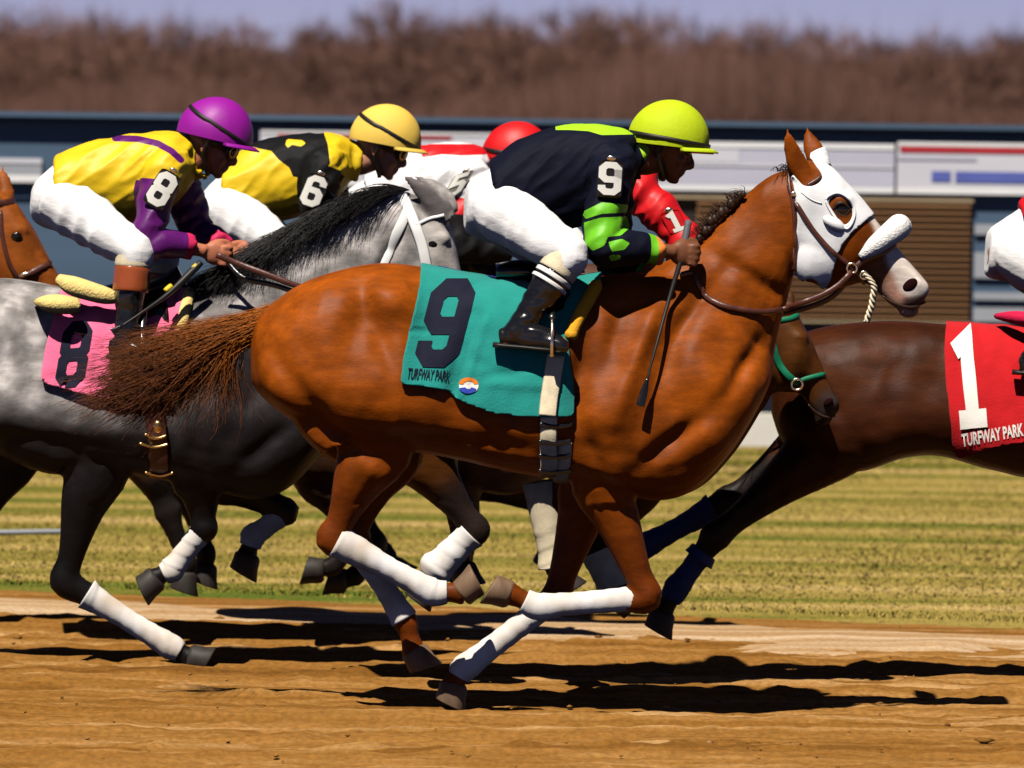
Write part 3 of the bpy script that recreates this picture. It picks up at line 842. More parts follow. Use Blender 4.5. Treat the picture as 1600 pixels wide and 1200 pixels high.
def stick(tree, pts2, lift):
    """pixel points -> points lying on the surface seen there, lifted by lift (m) towards its normal"""
    out = []
    last = None
    for q in pts2:
        a = (q[0] - 800) / F; b = (600 - q[1]) / F
        d = Vector(fw + a * rt + b * up).normalized()
        h = tree.ray_cast(Vector(CAMP), d)
        if h[0] is None:
            h = tree.find_nearest(Vector(last if last is not None else P(q[0], q[1], 0)))
        n = h[1] if h[1].y < 0 else -h[1]
        last = np.array(h[0] + n * lift); out.append(last)
    return np.array(out)

def stroke(paths, wdt, sub=10):
    """2-D thick polyline (closed when first == last) -> pixel verts and faces, finely divided"""
    V = []; Fs = []
    for path in paths:
        p = np.array(path, float); closed = np.allclose(p[0], p[-1])
        n = len(p)
        nrm = []
        for i in range(n):
            if closed: a, b = p[(i - 1) % (n - 1)], p[(i + 1) % (n - 1)]
            else: a, b = p[max(i - 1, 0)], p[min(i + 1, n - 1)]
            c = p[i]
            d1 = c - a if np.linalg.norm(c - a) > 1e-6 else b - c; d2 = b - c if np.linalg.norm(b - c) > 1e-6 else d1
            d1 = d1 / np.linalg.norm(d1); d2 = d2 / np.linalg.norm(d2)
            n1, n2 = np.array([-d1[1], d1[0]]), np.array([-d2[1], d2[0]])
            m = (n1 + n2); m = m / max(m @ n1, .35) if np.linalg.norm(m) > 1e-6 else n1
            nrm.append(m)
        nrm = np.array(nrm)
        for i in range(n - 1):
            o = len(V)
            for a in range(sub + 1):
                t = a / sub; c = p[i] * (1 - t) + p[i + 1] * t; m = nrm[i] * (1 - t) + nrm[i + 1] * t
                for b in range(5): V.append(c + m * wdt * (b / 4 - .5))
            for a in range(sub):
                for b in range(4): Fs.append((o + a * 5 + b, o + a * 5 + b + 1, o + a * 5 + b + 6, o + a * 5 + b + 5))
    return np.array(V), Fs

def affine(src_w, src_h, o, ex, ey):
    """unit box -> pixels: o origin (top left), ex right edge vector, ey down vector"""
    return lambda q: np.asarray(o) + np.asarray(q)[..., :1] / src_w * np.asarray(ex) + np.asarray(q)[..., 1:] / src_h * np.asarray(ey)

DIG = {  # block athletic numerals in a 6 x 10 box
    '9': [[(5, 4.6), (5, 2), (4, 1), (2, 1), (1, 2), (1, 4.3), (2, 5.3), (4.4, 5.3), (5, 4.6)], [(5, 2.2), (5, 8), (4, 9), (2, 9), (1, 8), (1, 7.0)]],
    '8': [[(1.8, 5), (1, 4.2), (1, 2), (2, 1), (4, 1), (5, 2), (5, 4.2), (4.2, 5), (1.8, 5)], [(4.3, 5.2), (5, 5.9), (5, 8), (4, 9), (2, 9), (1, 8), (1, 5.9), (1.7, 5.2)]],
    '1': [[(1.4, 2.0), (3.2, 1.0), (3.2, 9)], [(1.2, 9), (5.2, 9)]],
    '6': [[(5, 3), (5, 2), (4, 1), (2, 1), (1, 2), (1, 8), (2, 9), (4, 9), (5, 8), (5, 5.8), (4, 4.8), (1.2, 4.8)]],
    '5': [[(5, 1), (1.3, 1), (1.2, 4.6), (4, 4.2), (5, 5.2), (5, 8), (4, 9), (2, 9), (1, 8)]],
}

def text_faces(s, o, ex, ey, bold=.02):
    """lettering as filled outlines in pixels; o = left end of baseline, ex = whole width vector, ey = height vector (upwards)"""
    cu = bpy.data.curves.new('t', 'FONT'); cu.body = s; cu.resolution_u = 2; cu.offset = bold
    ob = bpy.data.objects.new('t', cu); COL.objects.link(ob)
    dg = bpy.context.evaluated_depsgraph_get(); dg.update()
    me = bpy.data.meshes.new_from_object(ob.evaluated_get(dg))
    v = np.array([x.co[:2] for x in me.vertices]); f = [tuple(p.vertices) for p in me.polygons]
    bpy.data.objects.remove(ob); bpy.data.meshes.remove(me); bpy.data.curves.remove(cu)
    w = v[:, 0].max() - v[:, 0].min(); hh = max(v[:, 1].max(), .1)
    q = np.asarray(o) + (v[:, :1] - v[:, 0].min()) / w * np.asarray(ex) + v[:, 1:] / hh * np.asarray(ey)
    return q, f

# ------------------------------------------------------------------ the eight... horses themselves
def blaze9(H, C, n2):
    q = H.px
    # white face stripe that widens into the muzzle, pink skin round nostril and lips
    d0 = poly_sd(q, [(1330, 268), (1400, 330), (1480, 420), (1478, 456), (1448, 464), (1420, 464), (1404, 454), (1397, 430), (1384, 404), (1371, 374), (1360, 348), (1335, 306)])
    d = poly_sd(q, [(1352, 415), (1384, 396), (1404, 425), (1400, 470), (1350, 465), (1330, 440)])
    C = blend(C, (.17, .09, .05), sstep(d + 8 * n2, -8, 8) * .8)
    d = poly_sd(q, [(1395, 425), (1425, 420), (1470, 440), (1470, 510), (1350, 515), (1355, 475), (1378, 450)])
    C = blend(C, (.46, .25, .19), sstep(d + 8 * n2, -8, 8) * .85)
    d = poly_sd(q, [(1412, 460), (1455, 448), (1462, 480), (1425, 486)])
    C = blend(C, (.10, .045, .04), sstep(d + 6 * n2, -8, 8) * .9)
    r = np.hypot((q[:, 0] - 1316) / 17, (q[:, 1] - 328) / 13); C = blend(C, (.030, .010, .004), 1 - sstep(r, .7, 1.25))
    C = blend(C, (.66, .58, .52), sstep(d0 + 5 * n2, -5, 6) * .95)
    d = poly_sd(q, [(1412, 466), (1450, 458), (1462, 480), (1425, 486), (1410, 478)]); C = blend(C, (.07, .04, .04), sstep(d + 4 * n2, -5, 6) * .9)
    return C
H9 = Horse('racehorse', 'chestnut racehorse in white blinker hood and teal cloth, nearest in the pack', 0.0, np.array([865., 745.]),
           coat=coat_plain((.215, .046, .0010), (.10, .018, .001), .6, None, seed=1, sunburn=.38, blaze=blaze9), voxel=.0095, muscle=1.7,
           wraps=dict(hind_near=(M['white_wrap'], .04, 1.3), hind_far=(M['white_wrap'], .25, 1.0), fore_near=(M['white_wrap'], .05, 1.3), fore_far=(M['white_wrap'], .06, 1.2)))
def tail(H, guides, c0, c1):
    vs_, cs = [], []
    for pts, dys, n, s0, s1, r0, r1, seed, wv in guides:
        vf = hair(W3(H, pts, dys), n, s0, s1, r0, r1, seed=seed, wave=wv)
        rr = np.random.default_rng(seed + 50); k = np.repeat(rr.uniform(.7, 1.25, n), 14 * 3)
        w = np.clip(HAIRT * 1.15, 0, 1)[:, None]
        cs.append((np.asarray(c0) * (1 - w) + np.asarray(c1) * w) * k[:, None]); vs_.append(vf)
    return join(vs_), np.concatenate(cs)
tvf, tcol = tail(H9, [([(422, 500), (376, 515), (322, 536), (280, 560), (242, 582), (206, 600)], [0, 0, .02, .04, .05, .05], 5600, (.010, .022, .018), (.09, .10, .075), .0012, .0006, 4, .022),
                      ([(418, 505), (366, 526), (308, 556), (272, 584), (236, 610), (206, 628)], [0, 0, .02, .04, .05, .06], 3600, (.010, .022, .018), (.10, .09, .050), .0012, .0006, 6, .022),
                      ([(392, 520), (362, 540), (345, 580), (338, 620), (328, 655)], [-.02, -.03, -.03, -.03, -.03], 260, (.02, .02, .014), (.08, .06, .05), .0014, .0007, 5, .03)], (.34, .090, .006), (.085, .024, .006))
core = tube(W3(H9, [(414, 504), (390, 510), (360, 521), (330, 536)], [0, 0, .0, .02]), [.040, .036, .026, .008], 12)
tcol = np.concatenate([tcol, np.tile([.22, .055, .004], (len(core[0]), 1))])
H9.T.part('tail', join([tvf, core]), M['tail_chestnut'], col=tcol)

def coat_grey(H):
    V = H.V; n1 = noise3(V, (3, 4, 4), 2.0); n2 = noise3(V, (26, 30, 30), 9.0); n3 = noise3(V, (60, 60, 40), 4.0)
    base = np.tile(np.array([.27, .25, .245]), (len(V), 1)) * (1 + .35 * n1 + .30 * n2 + .25 * n3)[:, None]
    n4 = noise3(V, (12, 14, 14), 7.0); base = base * (1 + .55 * sstep(n4, .0, .35) - .30 * sstep(-n4, .05, .4))[:, None]
    q = H.px
    # dark dapples plus painted shade on shoulder, belly and legs; pale rump and head
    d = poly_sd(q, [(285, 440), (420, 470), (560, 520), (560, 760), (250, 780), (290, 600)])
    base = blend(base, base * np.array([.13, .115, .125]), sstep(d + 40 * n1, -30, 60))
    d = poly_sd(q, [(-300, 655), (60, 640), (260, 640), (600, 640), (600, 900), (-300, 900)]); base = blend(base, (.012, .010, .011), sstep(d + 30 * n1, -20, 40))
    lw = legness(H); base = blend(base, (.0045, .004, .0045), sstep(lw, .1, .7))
    hd = poly_sd(q, [(655, 330), (760, 330), (780, 560), (660, 540)])
    base = blend(base, (.50, .46, .43), sstep(hd + 10 * n2, -10, 20))
    er = poly_sd(q, [(615, 262), (660, 275), (705, 325), (700, 345), (670, 345), (640, 305)])
    base = blend(base, (.13, .115, .115), sstep(er, -4, 4))
    return np.clip(base, .003, .9)
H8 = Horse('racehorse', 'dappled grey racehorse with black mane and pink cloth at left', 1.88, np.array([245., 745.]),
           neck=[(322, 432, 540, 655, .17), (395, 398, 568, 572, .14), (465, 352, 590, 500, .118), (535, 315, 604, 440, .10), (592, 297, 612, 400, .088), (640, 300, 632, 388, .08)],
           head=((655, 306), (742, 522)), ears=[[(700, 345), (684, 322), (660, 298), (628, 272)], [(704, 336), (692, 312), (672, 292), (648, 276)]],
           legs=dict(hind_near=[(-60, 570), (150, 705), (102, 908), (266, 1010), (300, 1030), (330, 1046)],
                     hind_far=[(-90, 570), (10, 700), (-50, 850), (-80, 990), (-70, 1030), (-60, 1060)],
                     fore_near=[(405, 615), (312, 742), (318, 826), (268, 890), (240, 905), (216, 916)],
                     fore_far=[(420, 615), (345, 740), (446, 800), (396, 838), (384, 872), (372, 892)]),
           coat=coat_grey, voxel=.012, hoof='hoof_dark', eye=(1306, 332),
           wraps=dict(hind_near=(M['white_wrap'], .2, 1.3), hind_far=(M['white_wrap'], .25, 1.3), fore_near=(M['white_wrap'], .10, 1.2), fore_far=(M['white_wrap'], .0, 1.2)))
def mane(H, crest, back, n, seed, spread, matn, r0=.0035, dy=(-.03, -.10)):
    r = np.random.default_rng(seed); c = catmull(np.array(crest, float), 12); b = catmull(np.array(back, float), 12)
    u = r.uniform(0, len(c) - 1.01, n); i = u.astype(int); f = (u - i)[:, None]
    root = c[i] * (1 - f) + c[i + 1] * f; tip = b[i] * (1 - f) + b[i + 1] * f
    K = 10; t = np.linspace(0, 1, K)
    tip = tip + r.normal(size=(n, 2)) * spread
    ctl = (root + tip) / 2 + np.stack([r.normal(size=n) * 8, -r.uniform(2, 16, n)], -1)
    p2 = root[:, None] * ((1 - t) ** 2)[None, :, None] + 2 * ctl[:, None] * (t * (1 - t))[None, :, None] + tip[:, None] * (t ** 2)[None, :, None]
    d = H.Y + r.uniform(-.045, .02, n)[:, None] + (r.uniform(dy[1], dy[0], n))[:, None] * t[None]
    pts = P(p2[..., 0], p2[..., 1], d)
    return strands(pts, r0 * (1 - .7 * t)[None] * r.uniform(.6, 1.2, (n, 1)))
H8.T.part('mane', join([mane(H8, [(352, 424), (420, 392), (480, 346), (545, 311), (600, 296), (640, 297)], [(288, 458), (334, 433), (388, 407), (454, 373), (518, 338), (584, 305)], 3800, 11, 8, None, .0018, (-.02, -.14)),
                        mane(H8, [(352, 424), (420, 392), (480, 346), (545, 311), (600, 296)], [(322, 462), (392, 438), (450, 398), (506, 352), (560, 322)], 1100, 12, 10, None, .0014, (-.10, -.16))]), M['hair_black'])
H8.T.part('tail', hair(W3(H8, [(-192, 530), (-240, 540), (-300, 580), (-370, 620)], 0), 200, (.02, .03, .02), (.08, .09, .07), .004, .001, seed=14), M['hair_black'])

def star_R(H, C, n2):
    d = np.linalg.norm((H.px - H.hm((1340, 322))) / [1, 1.4], axis=1); return blend(C, (.5, .45, .42), 1 - sstep(d + 4 * n2, 9, 18))
HR = Horse('racehorse', 'bay racehorse with green bridle, its lowered head between the white hood and the red cloth', 1.15, np.array([884., 742.]),
           neck=[(990, 432, 1195, 640, .165), (1060, 428, 1212, 600, .14), (1120, 436, 1222, 580, .118), (1175, 452, 1232, 570, .10), (1215, 474, 1240, 562, .085)],
           head=((1212, 480), (1312, 634)), coat=coat_plain((.075, .024, .004), (.02, .012, .010), 1.0, (.03, .02, .018), seed=3), voxel=.015, hoof='hoof_dark',
           legs=dict(hind_near=[(540, 560), (640, 690), (742, 828), (680, 890), (660, 915), (650, 928)], hind_far=[(545, 560), (660, 700), (715, 790), (720, 862), (722, 890), (724, 908)],
                     fore_near=[(1050, 600), (905, 742), (852, 800), (868, 885), (874, 905), (884, 922)], fore_far=[(1060, 600), (990, 760), (935, 868), (958, 920), (968, 938), (980, 950)]),
           wraps=dict(fore_near=(M['cream'], -.55, 1.0), fore_far=(M['cream'], -.1, 1.0), hind_near=(M['white_wrap'], .1, 1.2)), fat=1.35)
TR1 = [(1204, 575, 1206, 648, .07), (1216, 548, 1222, 690, .15), (1245, 525, 1255, 716, .215), (1290, 510, 1300, 736, .25), (1350, 503, 1352, 735, .265), (1410, 502, 1408, 716, .262), (1470, 506, 1465, 712, .258),
       (1535, 511, 1532, 730, .27), (1600, 514, 1600, 746, .288), (1665, 512, 1668, 756, .294), (1730, 505, 1735, 764, .28), (1790, 497, 1795, 775, .26), (1845, 492, 1860, 785, .245), (1900, 496, 1915, 770, .225), (1950, 515, 1962, 725, .20), (1995, 550, 2000, 675, .16), (2025, 585, 2026, 630, .09)]
H1 = Horse('racehorse', 'dark bay racehorse in red number one cloth at right edge, hind legs stretched back', 1.6, np.array([1690., 762.]), trunk=TR1, tr_raw=lambda px: (px - [1690, 762]) / .96 * [1, 1.15] + [865, 745],
           coat=coat_plain((.040, .0095, .001), (.012, .008, .007), 1.0, (.02, .015, .012), seed=4, sunburn=.5), voxel=.013, hoof='hoof_dark', muscle=.5,
           legs=dict(fore_near=[(1880, 640), (1770, 775), (1850, 950), (1720, 960), (1690, 940), (1660, 920)], fore_far=[(1890, 640), (1800, 770), (1900, 900), (1990, 1000), (2010, 1040), (2030, 1070)], hind_near=[(1330, 610), (1300, 690), (1118, 838), (1058, 918), (1032, 962), (1016, 990)], hind_far=[(1330, 610), (1290, 680), (1138, 782), (1010, 852), (975, 884), (955, 906)]),
           wraps=dict(hind_near=(M['boot_wrap'], .45, 1.2), hind_far=(M['boot_wrap'], .18, 1.1)))
H1.T.part('tail', hair(W3(H1, [(1215, 560), (1185, 572), (1150, 590), (1120, 620), (1098, 650)], [0, 0, .03, .05, .05]), 220, (.015, .03, .02), (.05, .08, .05), .004, .001, seed=24), M['hair_dark'])
def blazeL(H, C, n2): return C
HL = Horse('racehorse', 'chestnut racehorse with only its bridled head in view at the left edge', 3.7, np.array([-352., 745.]),
           neck=[(-235, 470, -60, 660, .17), (-190, 425, -42, 590, .14), (-140, 380, -26, 530, .12), (-95, 340, -12, 480, .10), (-50, 312, -5, 440, .09), (-22, 300, 2, 420, .08)],
           head=((-18, 306), (120, 482)), coat=coat_plain((.24, .062, .009), (.14, .035, .007), .6, (.10, .05, .035), seed=6), voxel=.016, eye=(1312, 330))
H6 = Horse('racehorse', 'dark bay racehorse half hidden behind the grey, under the rider in yellow cap', 3.35, np.array([412., 742.]), legs=dict(hind_near=[(120, 570), (215, 690), (262, 800), (292, 880), (286, 900), (280, 918)], hind_far=[(130, 570), (240, 690), (300, 790), (322, 868), (318, 888), (312, 904)], fore_near=[(560, 610), (500, 742), (560, 840), (520, 885), (500, 890), (482, 884)], fore_far=[(570, 610), (520, 740), (585, 850), (555, 900), (535, 906), (516, 900)]), neck=[(510, 470, 680, 660, .165), (560, 450, 715, 600, .14), (610, 430, 740, 560, .118), (665, 418, 760, 530, .10), (712, 410, 775, 510, .085)], head=((750, 482), (880, 630)), coat=coat_plain((.05, .022, .012), (.012, .009, .008), 1.0, seed=7), voxel=.018, hoof='hoof_dark')
H5 = Horse('racehorse', 'dark brown racehorse half hidden behind the teal cloth, under the rider in red cap', 4.3, np.array([650., 742.]), legs=dict(hind_near=[(350, 570), (500, 690), (540, 790), (590, 860), (600, 880), (612, 896)], hind_far=[(360, 570), (520, 690), (560, 800), (605, 870), (615, 888), (626, 902)], fore_near=[(800, 610), (712, 735), (738, 830), (724, 878), (716, 890), (706, 900)], fore_far=[(810, 610), (735, 735), (882, 800), (868, 850), (856, 866), (846, 880)]), coat=coat_plain((.06, .026, .016), (.015, .01, .009), 1.0, seed=8), voxel=.018, hoof='hoof_dark',
           neck=[(745, 462, 915, 660, .165), (800, 430, 945, 590, .14), (850, 418, 965, 550, .118), (900, 412, 985, 520, .10), (945, 410, 1000, 510, .085)], head=((960, 408), (1085, 575)))

# ================================================================== TACK
def ribbon(pts, w, th=.004, n=10, sub=5):
    w = np.asarray(w, float) * np.ones(len(pts))
    return tube(pts, np.stack([w / 2, np.full(len(pts), th)], -1), n, sub)

def ring(c, R, r, ax=(0, 1, 0), n=20, m=8):
    ax = np.asarray(ax, float); ax /= np.linalg.norm(ax)
    e1 = np.cross(ax, [.2, .1, .97]); e1 /= np.linalg.norm(e1); e2 = np.cross(ax, e1)
    th = np.linspace(0, 2 * math.pi, n, endpoint=False); ph = np.linspace(0, 2 * math.pi, m, endpoint=False)
    V = []; Fs = []
    for i, t in enumerate(th):
        d = math.cos(t) * e1 + math.sin(t) * e2
        for p in ph: V.append(np.asarray(c) + d * (R + r * math.cos(p)) + ax * r * math.sin(p))
    for i in range(n):
        for j in range(m): Fs.append((i * m + j, ((i + 1) % n) * m + j, ((i + 1) % n) * m + (j + 1) % m, i * m + (j + 1) % m))
    return np.array(V), Fs

def print_on(T, name, tree, vf, m, parent, lift=.0035):
    V = stick(tree, vf[0], lift); return T.part(name, (V, vf[1]), m, parent)

def digit_px(ch, o, ex, ey, w=1.75):
    v, f = stroke(DIG[ch], w, 8); return affine(6, 10, o, ex, ey)(v), f

def cloth(H, name, label, poly, m, waves, group, base=.014, flare=.018, ytop=440, ybot=650, seed=0.):
    poly = rounded(poly, 3) if False else np.array(poly, float)
    def off(V, px):
        t = np.clip((px[:, 1] - ytop) / (ybot - ytop), 0, 1.1)
        o = base + flare * t ** 2 + .0035 * noise3(V, (9, 4, 6), seed) + .0012 * noise3(V, (34, 14, 30), seed + 1)
        for (ax, ay, bx_, by_, w, a) in waves:     # folds: line a-b, width px, amplitude m
            A_, B_ = np.array([ax, ay], float), np.array([bx_, by_], float); e = B_ - A_
            tt = np.clip(((px - A_) @ e) / (e @ e), 0, 1); d = np.linalg.norm(px - A_ - e * tt[:, None], axis=1)
            o = o + a * np.exp(-(d / w) ** 2)
        return np.maximum(o, .007)
    Vr, Fs, T3, Vo = shell(H.V, H.Q, lambda V, px: poly_sd(px, poly), off, .010, 3)
    c = H.T.loc.copy(); c[2] = P(*poly.mean(0), H.Y)[2]
    t = Thing(name, label, 'saddlecloth', c, group)
    b = t.part('cloth', (Vr, Fs), m)
    return t, b, bvh(Vo, T3), Vr

# ---------------------------------------------------------------- nearest horse: hood, bridle, cloth, girth
def hoodf(V, px):
    o = poly_sd(px, [(1237, 266), (1241, 274), (1249, 284), (1257, 291), (1270, 293), (1280, 288), (1285, 279), (1283, 271), (1275, 261), (1262, 240), (1300, 225), (1350, 270), (1395, 318), (1366, 334), (1350, 346),
                     (1330, 363), (1318, 378), (1309, 396), (1302, 420), (1297, 438), (1290, 449), (1283, 448), (1277, 439), (1270, 434), (1262, 433), (1254, 441), (1246, 443), (1240, 434), (1239, 390), (1247, 345), (1243, 305)])
    e = poly_sd(px, rounded([(1293, 314), (1300, 307), (1312, 306), (1325, 315), (1332, 330), (1329, 345), (1321, 354), (1312, 345), (1301, 329)], 4))
    return np.minimum(o, -e)
hv, hf, ht, hvo = shell(H9.V, H9.Q, hoodf, lambda V, px: .008 + .002 * noise3(V, (14, 14, 14), 2.), .007, 3)
hood = H9.T.part('hood', (hv, hf), M['white_cloth'])
for sd in (-1, 1):
    c = H9.hp(1303, 350, sd * .100); ax = np.array([[.84, 0, -.54], [0, 1, 0], [.54, 0, .84]])
    v, f = ellipsoid(c, (.046, .034, .024), ax, 20, 12)
    H9.T.part('blinker_cup', (v, f), M['white_cloth'], hood)
t9 = bvh(np.concatenate([H9.V]), H9.Q)
hs_ = bvh(hvo, ht)
ey = np.array([(1292, 314), (1299, 306), (1312, 304), (1326, 313), (1334, 330), (1331, 346), (1322, 356), (1311, 347), (1299, 330)], float)
ey = rounded([tuple(q) for q in ey], 5); ey = (ey - ey.mean(0)) * 1.06 + ey.mean(0)
H9.T.part('eye_binding', tube(stick(hs_, np.concatenate([ey, ey[:1]]), .002), [.0042] * (len(ey) + 1), 8, 1), M['white_cloth'], hood)
H9.T.part('seam', join([tube(stick(hs_, catmull(np.array(q, float), 5), .0008), [.0026] * ((len(q) - 1) * 5 + 1), 6, 1) for q in ([(1252, 300), (1268, 312), (1284, 318)], )]), M['white_cloth'], hood)
H9.T.part('eyelid', tube([H9.hp(1302, 327, -.100), H9.hp(1308, 319, -.104), H9.hp(1318, 317, -.104), H9.hp(1328, 326, -.100)], [.003, .006, .006, .003], 8, 4), M['hair_dark'])
hb = bvh(np.concatenate([H9.V, hvo]), H9.Q.tolist() + (ht + len(H9.V)).tolist())
def straps(H, tree, lines, m, name='bridle', parent=None):
    L = []
    for pts, w in lines:
        q = catmull(np.array(pts, float), 4)
        L.append(ribbon(stick(tree, q, .004), w, .0045, 8, 2))
    return H.T.part(name, join(L), m, parent)
br = straps(H9, hb, [([(1231, 262), (1235, 293), (1241, 339), (1243, 390), (1243, 434)], .014),
                     ([(1233, 290), (1239, 308), (1250, 327), (1272, 361), (1298, 390), (1321, 409), (1333, 421)], .017),
                     ([(1262, 290), (1272, 284), (1283, 276)], .012),
                     ([(1334, 418), (1350, 406), (1376, 396), (1398, 383)], .020),
                     ([(1334, 420), (1344, 432), (1352, 444)], .014)], M['leather'])
H9.T.part('bit_ring', ring(H9.hp(1331, 419, -.088), .017, .004), M['steel'], br)
H9.T.part('curb_ring', ring(H9.hp(1350, 430, -.075), .013, .0035), M['steel'], br)
H9.T.part('buckle', ellipsoid(H9.hp(1240, 303, -.092), (.009, .004, .009)), M['steel'], br)
H9.T.part('nose_roll', tube([H9.hp(1344, 402, -.082), H9.hp(1362, 388, -.080), H9.hp(1382, 372, -.068), H9.hp(1399, 359, -.036), H9.hp(1405, 354, 0), H9.hp(1399, 359, .036), H9.hp(1382, 372, .068), H9.hp(1350, 398, .08)],
                              [.012, .030, .038, .043, .044, .043, .036, .020], 18, 5), M['fleece_white'], br)
# plaited tongue tie
tp = [(1351, 428), (1360, 438), (1366, 450), (1364, 464), (1362, 478), (1358, 490), (1354, 503)]
tt = []
for s_ in (0, 2.1, 4.2):
    pp = catmull(np.array(tp, float), 6); ph = np.arange(len(pp)) * .55 + s_
    pts = np.array([H9.hp(q[0] + 3.4 * math.cos(a), q[1], -.075 + .008 * math.sin(a)) for q, a in zip(pp, ph)])
    tt.append(tube(pts, [.0048] * len(pts), 8, 2))
H9.T.part('tongue_tie', join(tt), M['cream'], br)
# reins: stay on the neck surface, then run to the bit
rp = [(1062, 432), (1084, 428), (1093, 446), (1108, 468), (1140, 481), (1185, 487), (1222, 482)]
r1 = stick(t9, catmull(np.array(rp, float), 5), .010)
r2 = [H9.hp(1250, 474, -.125), H9.hp(1285, 461, -.105), H9.hp(1312, 444, -.095), H9.hp(1331, 424, -.090)]
H9.T.part('rein', ribbon(np.concatenate([r1, r2]), .020, .005, 8, 2), M['leather'], br)
H9.T.part('rein', ribbon([H9.hp(1075, 428, .17), H9.hp(1130, 480, .16), H9.hp(1200, 492, .14), H9.hp(1290, 470, .10), H9.hp(1336, 424, .09)], .020, .005, 8, 5), M['leather'], br)
# plaited mane knots along the crest
kn = []
cr = catmull(np.array([(1078, 396), (1092, 378), (1112, 350), (1134, 330), (1160, 306)], float), 6)
for i, q in enumerate(cr):
    if i in (0,) or True:
        r_ = .017 + .004 * math.sin(i * 2.3); z = -4 - 3 * math.sin(i * 1.7)
        kn.append(ellipsoid(P(q[0] + random.uniform(-3, 3), q[1] + z * .6, -.035 + random.uniform(-.01, .01)), (r_ * .8, r_ * .7, r_), None, 8, 6))
kn.append(mane(H9, [(1082, 392), (1112, 350), (1160, 306)], [(1070, 384), (1100, 340), (1150, 296)], 160, 31, 5, None, .0022, (-.01, -.03)))
fl = (mane(H9, [(1215, 268), (1240, 262), (1256, 258)], [(1205, 270), (1228, 266), (1246, 262)], 60, 32, 4, None, .002, (-.03, -.05)))
H9.T.part('mane', join(kn), M['hair_dark'])
H9.T.part('forelock', fl, M['hair_dark'])

G = 'numbered saddlecloths'
c9, cb9, ct9, cv9 = cloth(H9, 'saddlecloth', 'teal saddlecloth with black number nine on the nearest chestnut horse',
    [(660, 395), (942, 395), (940, 448), (924, 470), (904, 498), (887, 528), (888, 590), (890, 651), (850, 653), (806, 650), (775, 644), (740, 633), (712, 622), (703, 612), (664, 607), (624, 601), (629, 560), (637, 525), (645, 488), (654, 450)],
    M['teal'], [(742, 500, 708, 612, 13, -.022), (756, 505, 722, 612, 9, .010), (735, 455, 790, 430, 7, -.010), (730, 560, 800, 590, 10, -.006), (760, 590, 840, 575, 8, -.007), (632, 516, 668, 520, 4, -.008), (770, 600, 846, 604, 6, .005)], G, .014, .020, 440, 650, 1.)
print_on(c9, 'numeral', ct9, digit_px('9', (679, 436), (70, 0), (-37, 138), 2.0), M['navy_print'], cb9)
print_on(c9, 'lettering', ct9, text_faces('TURFWAY PARK', (635, 592), (66, 4), (3, -17)), M['navy_print'], cb9)
def disc_px(cx, cy, rx, ry, a0=0, a1=360, r0=0.0, n=22):
    V = []; Fs = []
    for i in range(n + 1):
        a = math.radians(a0 + (a1 - a0) * i / n)
        for k in (r0, (1 + r0) / 2, 1): V.append((cx + rx * k * math.cos(a), cy + ry * k * math.sin(a)))
    for i in range(n):
        for k in range(2): Fs.append((3 * i + k, 3 * i + k + 1, 3 * i + k + 4, 3 * i + k + 3))
    return np.array(V), Fs
em = print_on(c9, 'emblem', ct9, disc_px(733, 603, 15, 12), M['white_print'], cb9, .003)
print_on(c9, 'emblem_arc', ct9, disc_px(733, 602, 15, 12, 190, 350, .55), M['orange_print'], cb9, .0045)
print_on(c9, 'emblem_arc', ct9, disc_px(732, 604, 14, 11, 20, 165, .35), M['blue_print'], cb9, .0045)

def girth(H, name, label, tree, path, w, bands, m, mb, loc):
    t = Thing(name, label, 'girth', loc)
    p = stick(tree, catmull(np.array(path, float), 5), .008)
    g = t.part('strap', ribbon(p, w, .006, 10, 2), m)
    for (a, b, hw) in bands:
        q = stick(tree, catmull(np.array([a, ((a[0] + b[0]) / 2, (a[1] + b[1]) / 2 + 2), b], float), 4), .014)
        t.part('buckle', ribbon(q, hw, .006, 10, 2), mb, g)
    return t, g
ct9b = bvh(np.concatenate([cv9, H9.V]), [f for f in (list(map(tuple, (tris(H9.Q) + len(cv9)).tolist())))] )
both9 = bvh(np.concatenate([H9.V, cv9[:]]), [tuple(f) for f in H9.Q.tolist()])
g9, _ = girth(H9, 'girth', 'cream girth strap with dark buckles under the boot of the rider in navy', ct9,
      [(868, 556), (863, 590), (858, 625), (855, 650)], .062, [], M['cream'], M['leather_black'], P(862, 610, -.3))
gp = stick(t9, catmull(np.array([(857, 648), (856, 690), (858, 738)], float), 4), .014)
g9.part('strap', ribbon(gp, .058, .007, 10, 2), M['cream'])
gp = stick(t9, catmull(np.array([(880, 690), (880, 710), (876, 748)], float), 4), .012)
g9.part('strap', ribbon(gp, .050, .007, 10, 2), M['cream'])
for (y, x0, x1) in ((663, 842, 890), (686, 842, 890), (707, 842, 892), (728, 842, 894)):
    q = stick(t9, catmull(np.array([(x0, y), ((x0 + x1) / 2, y + 3), (x1, y)], float), 4), .020)
    g9.part('buckle', ribbon(q, .018, .006, 8, 2), M['leather_black'])
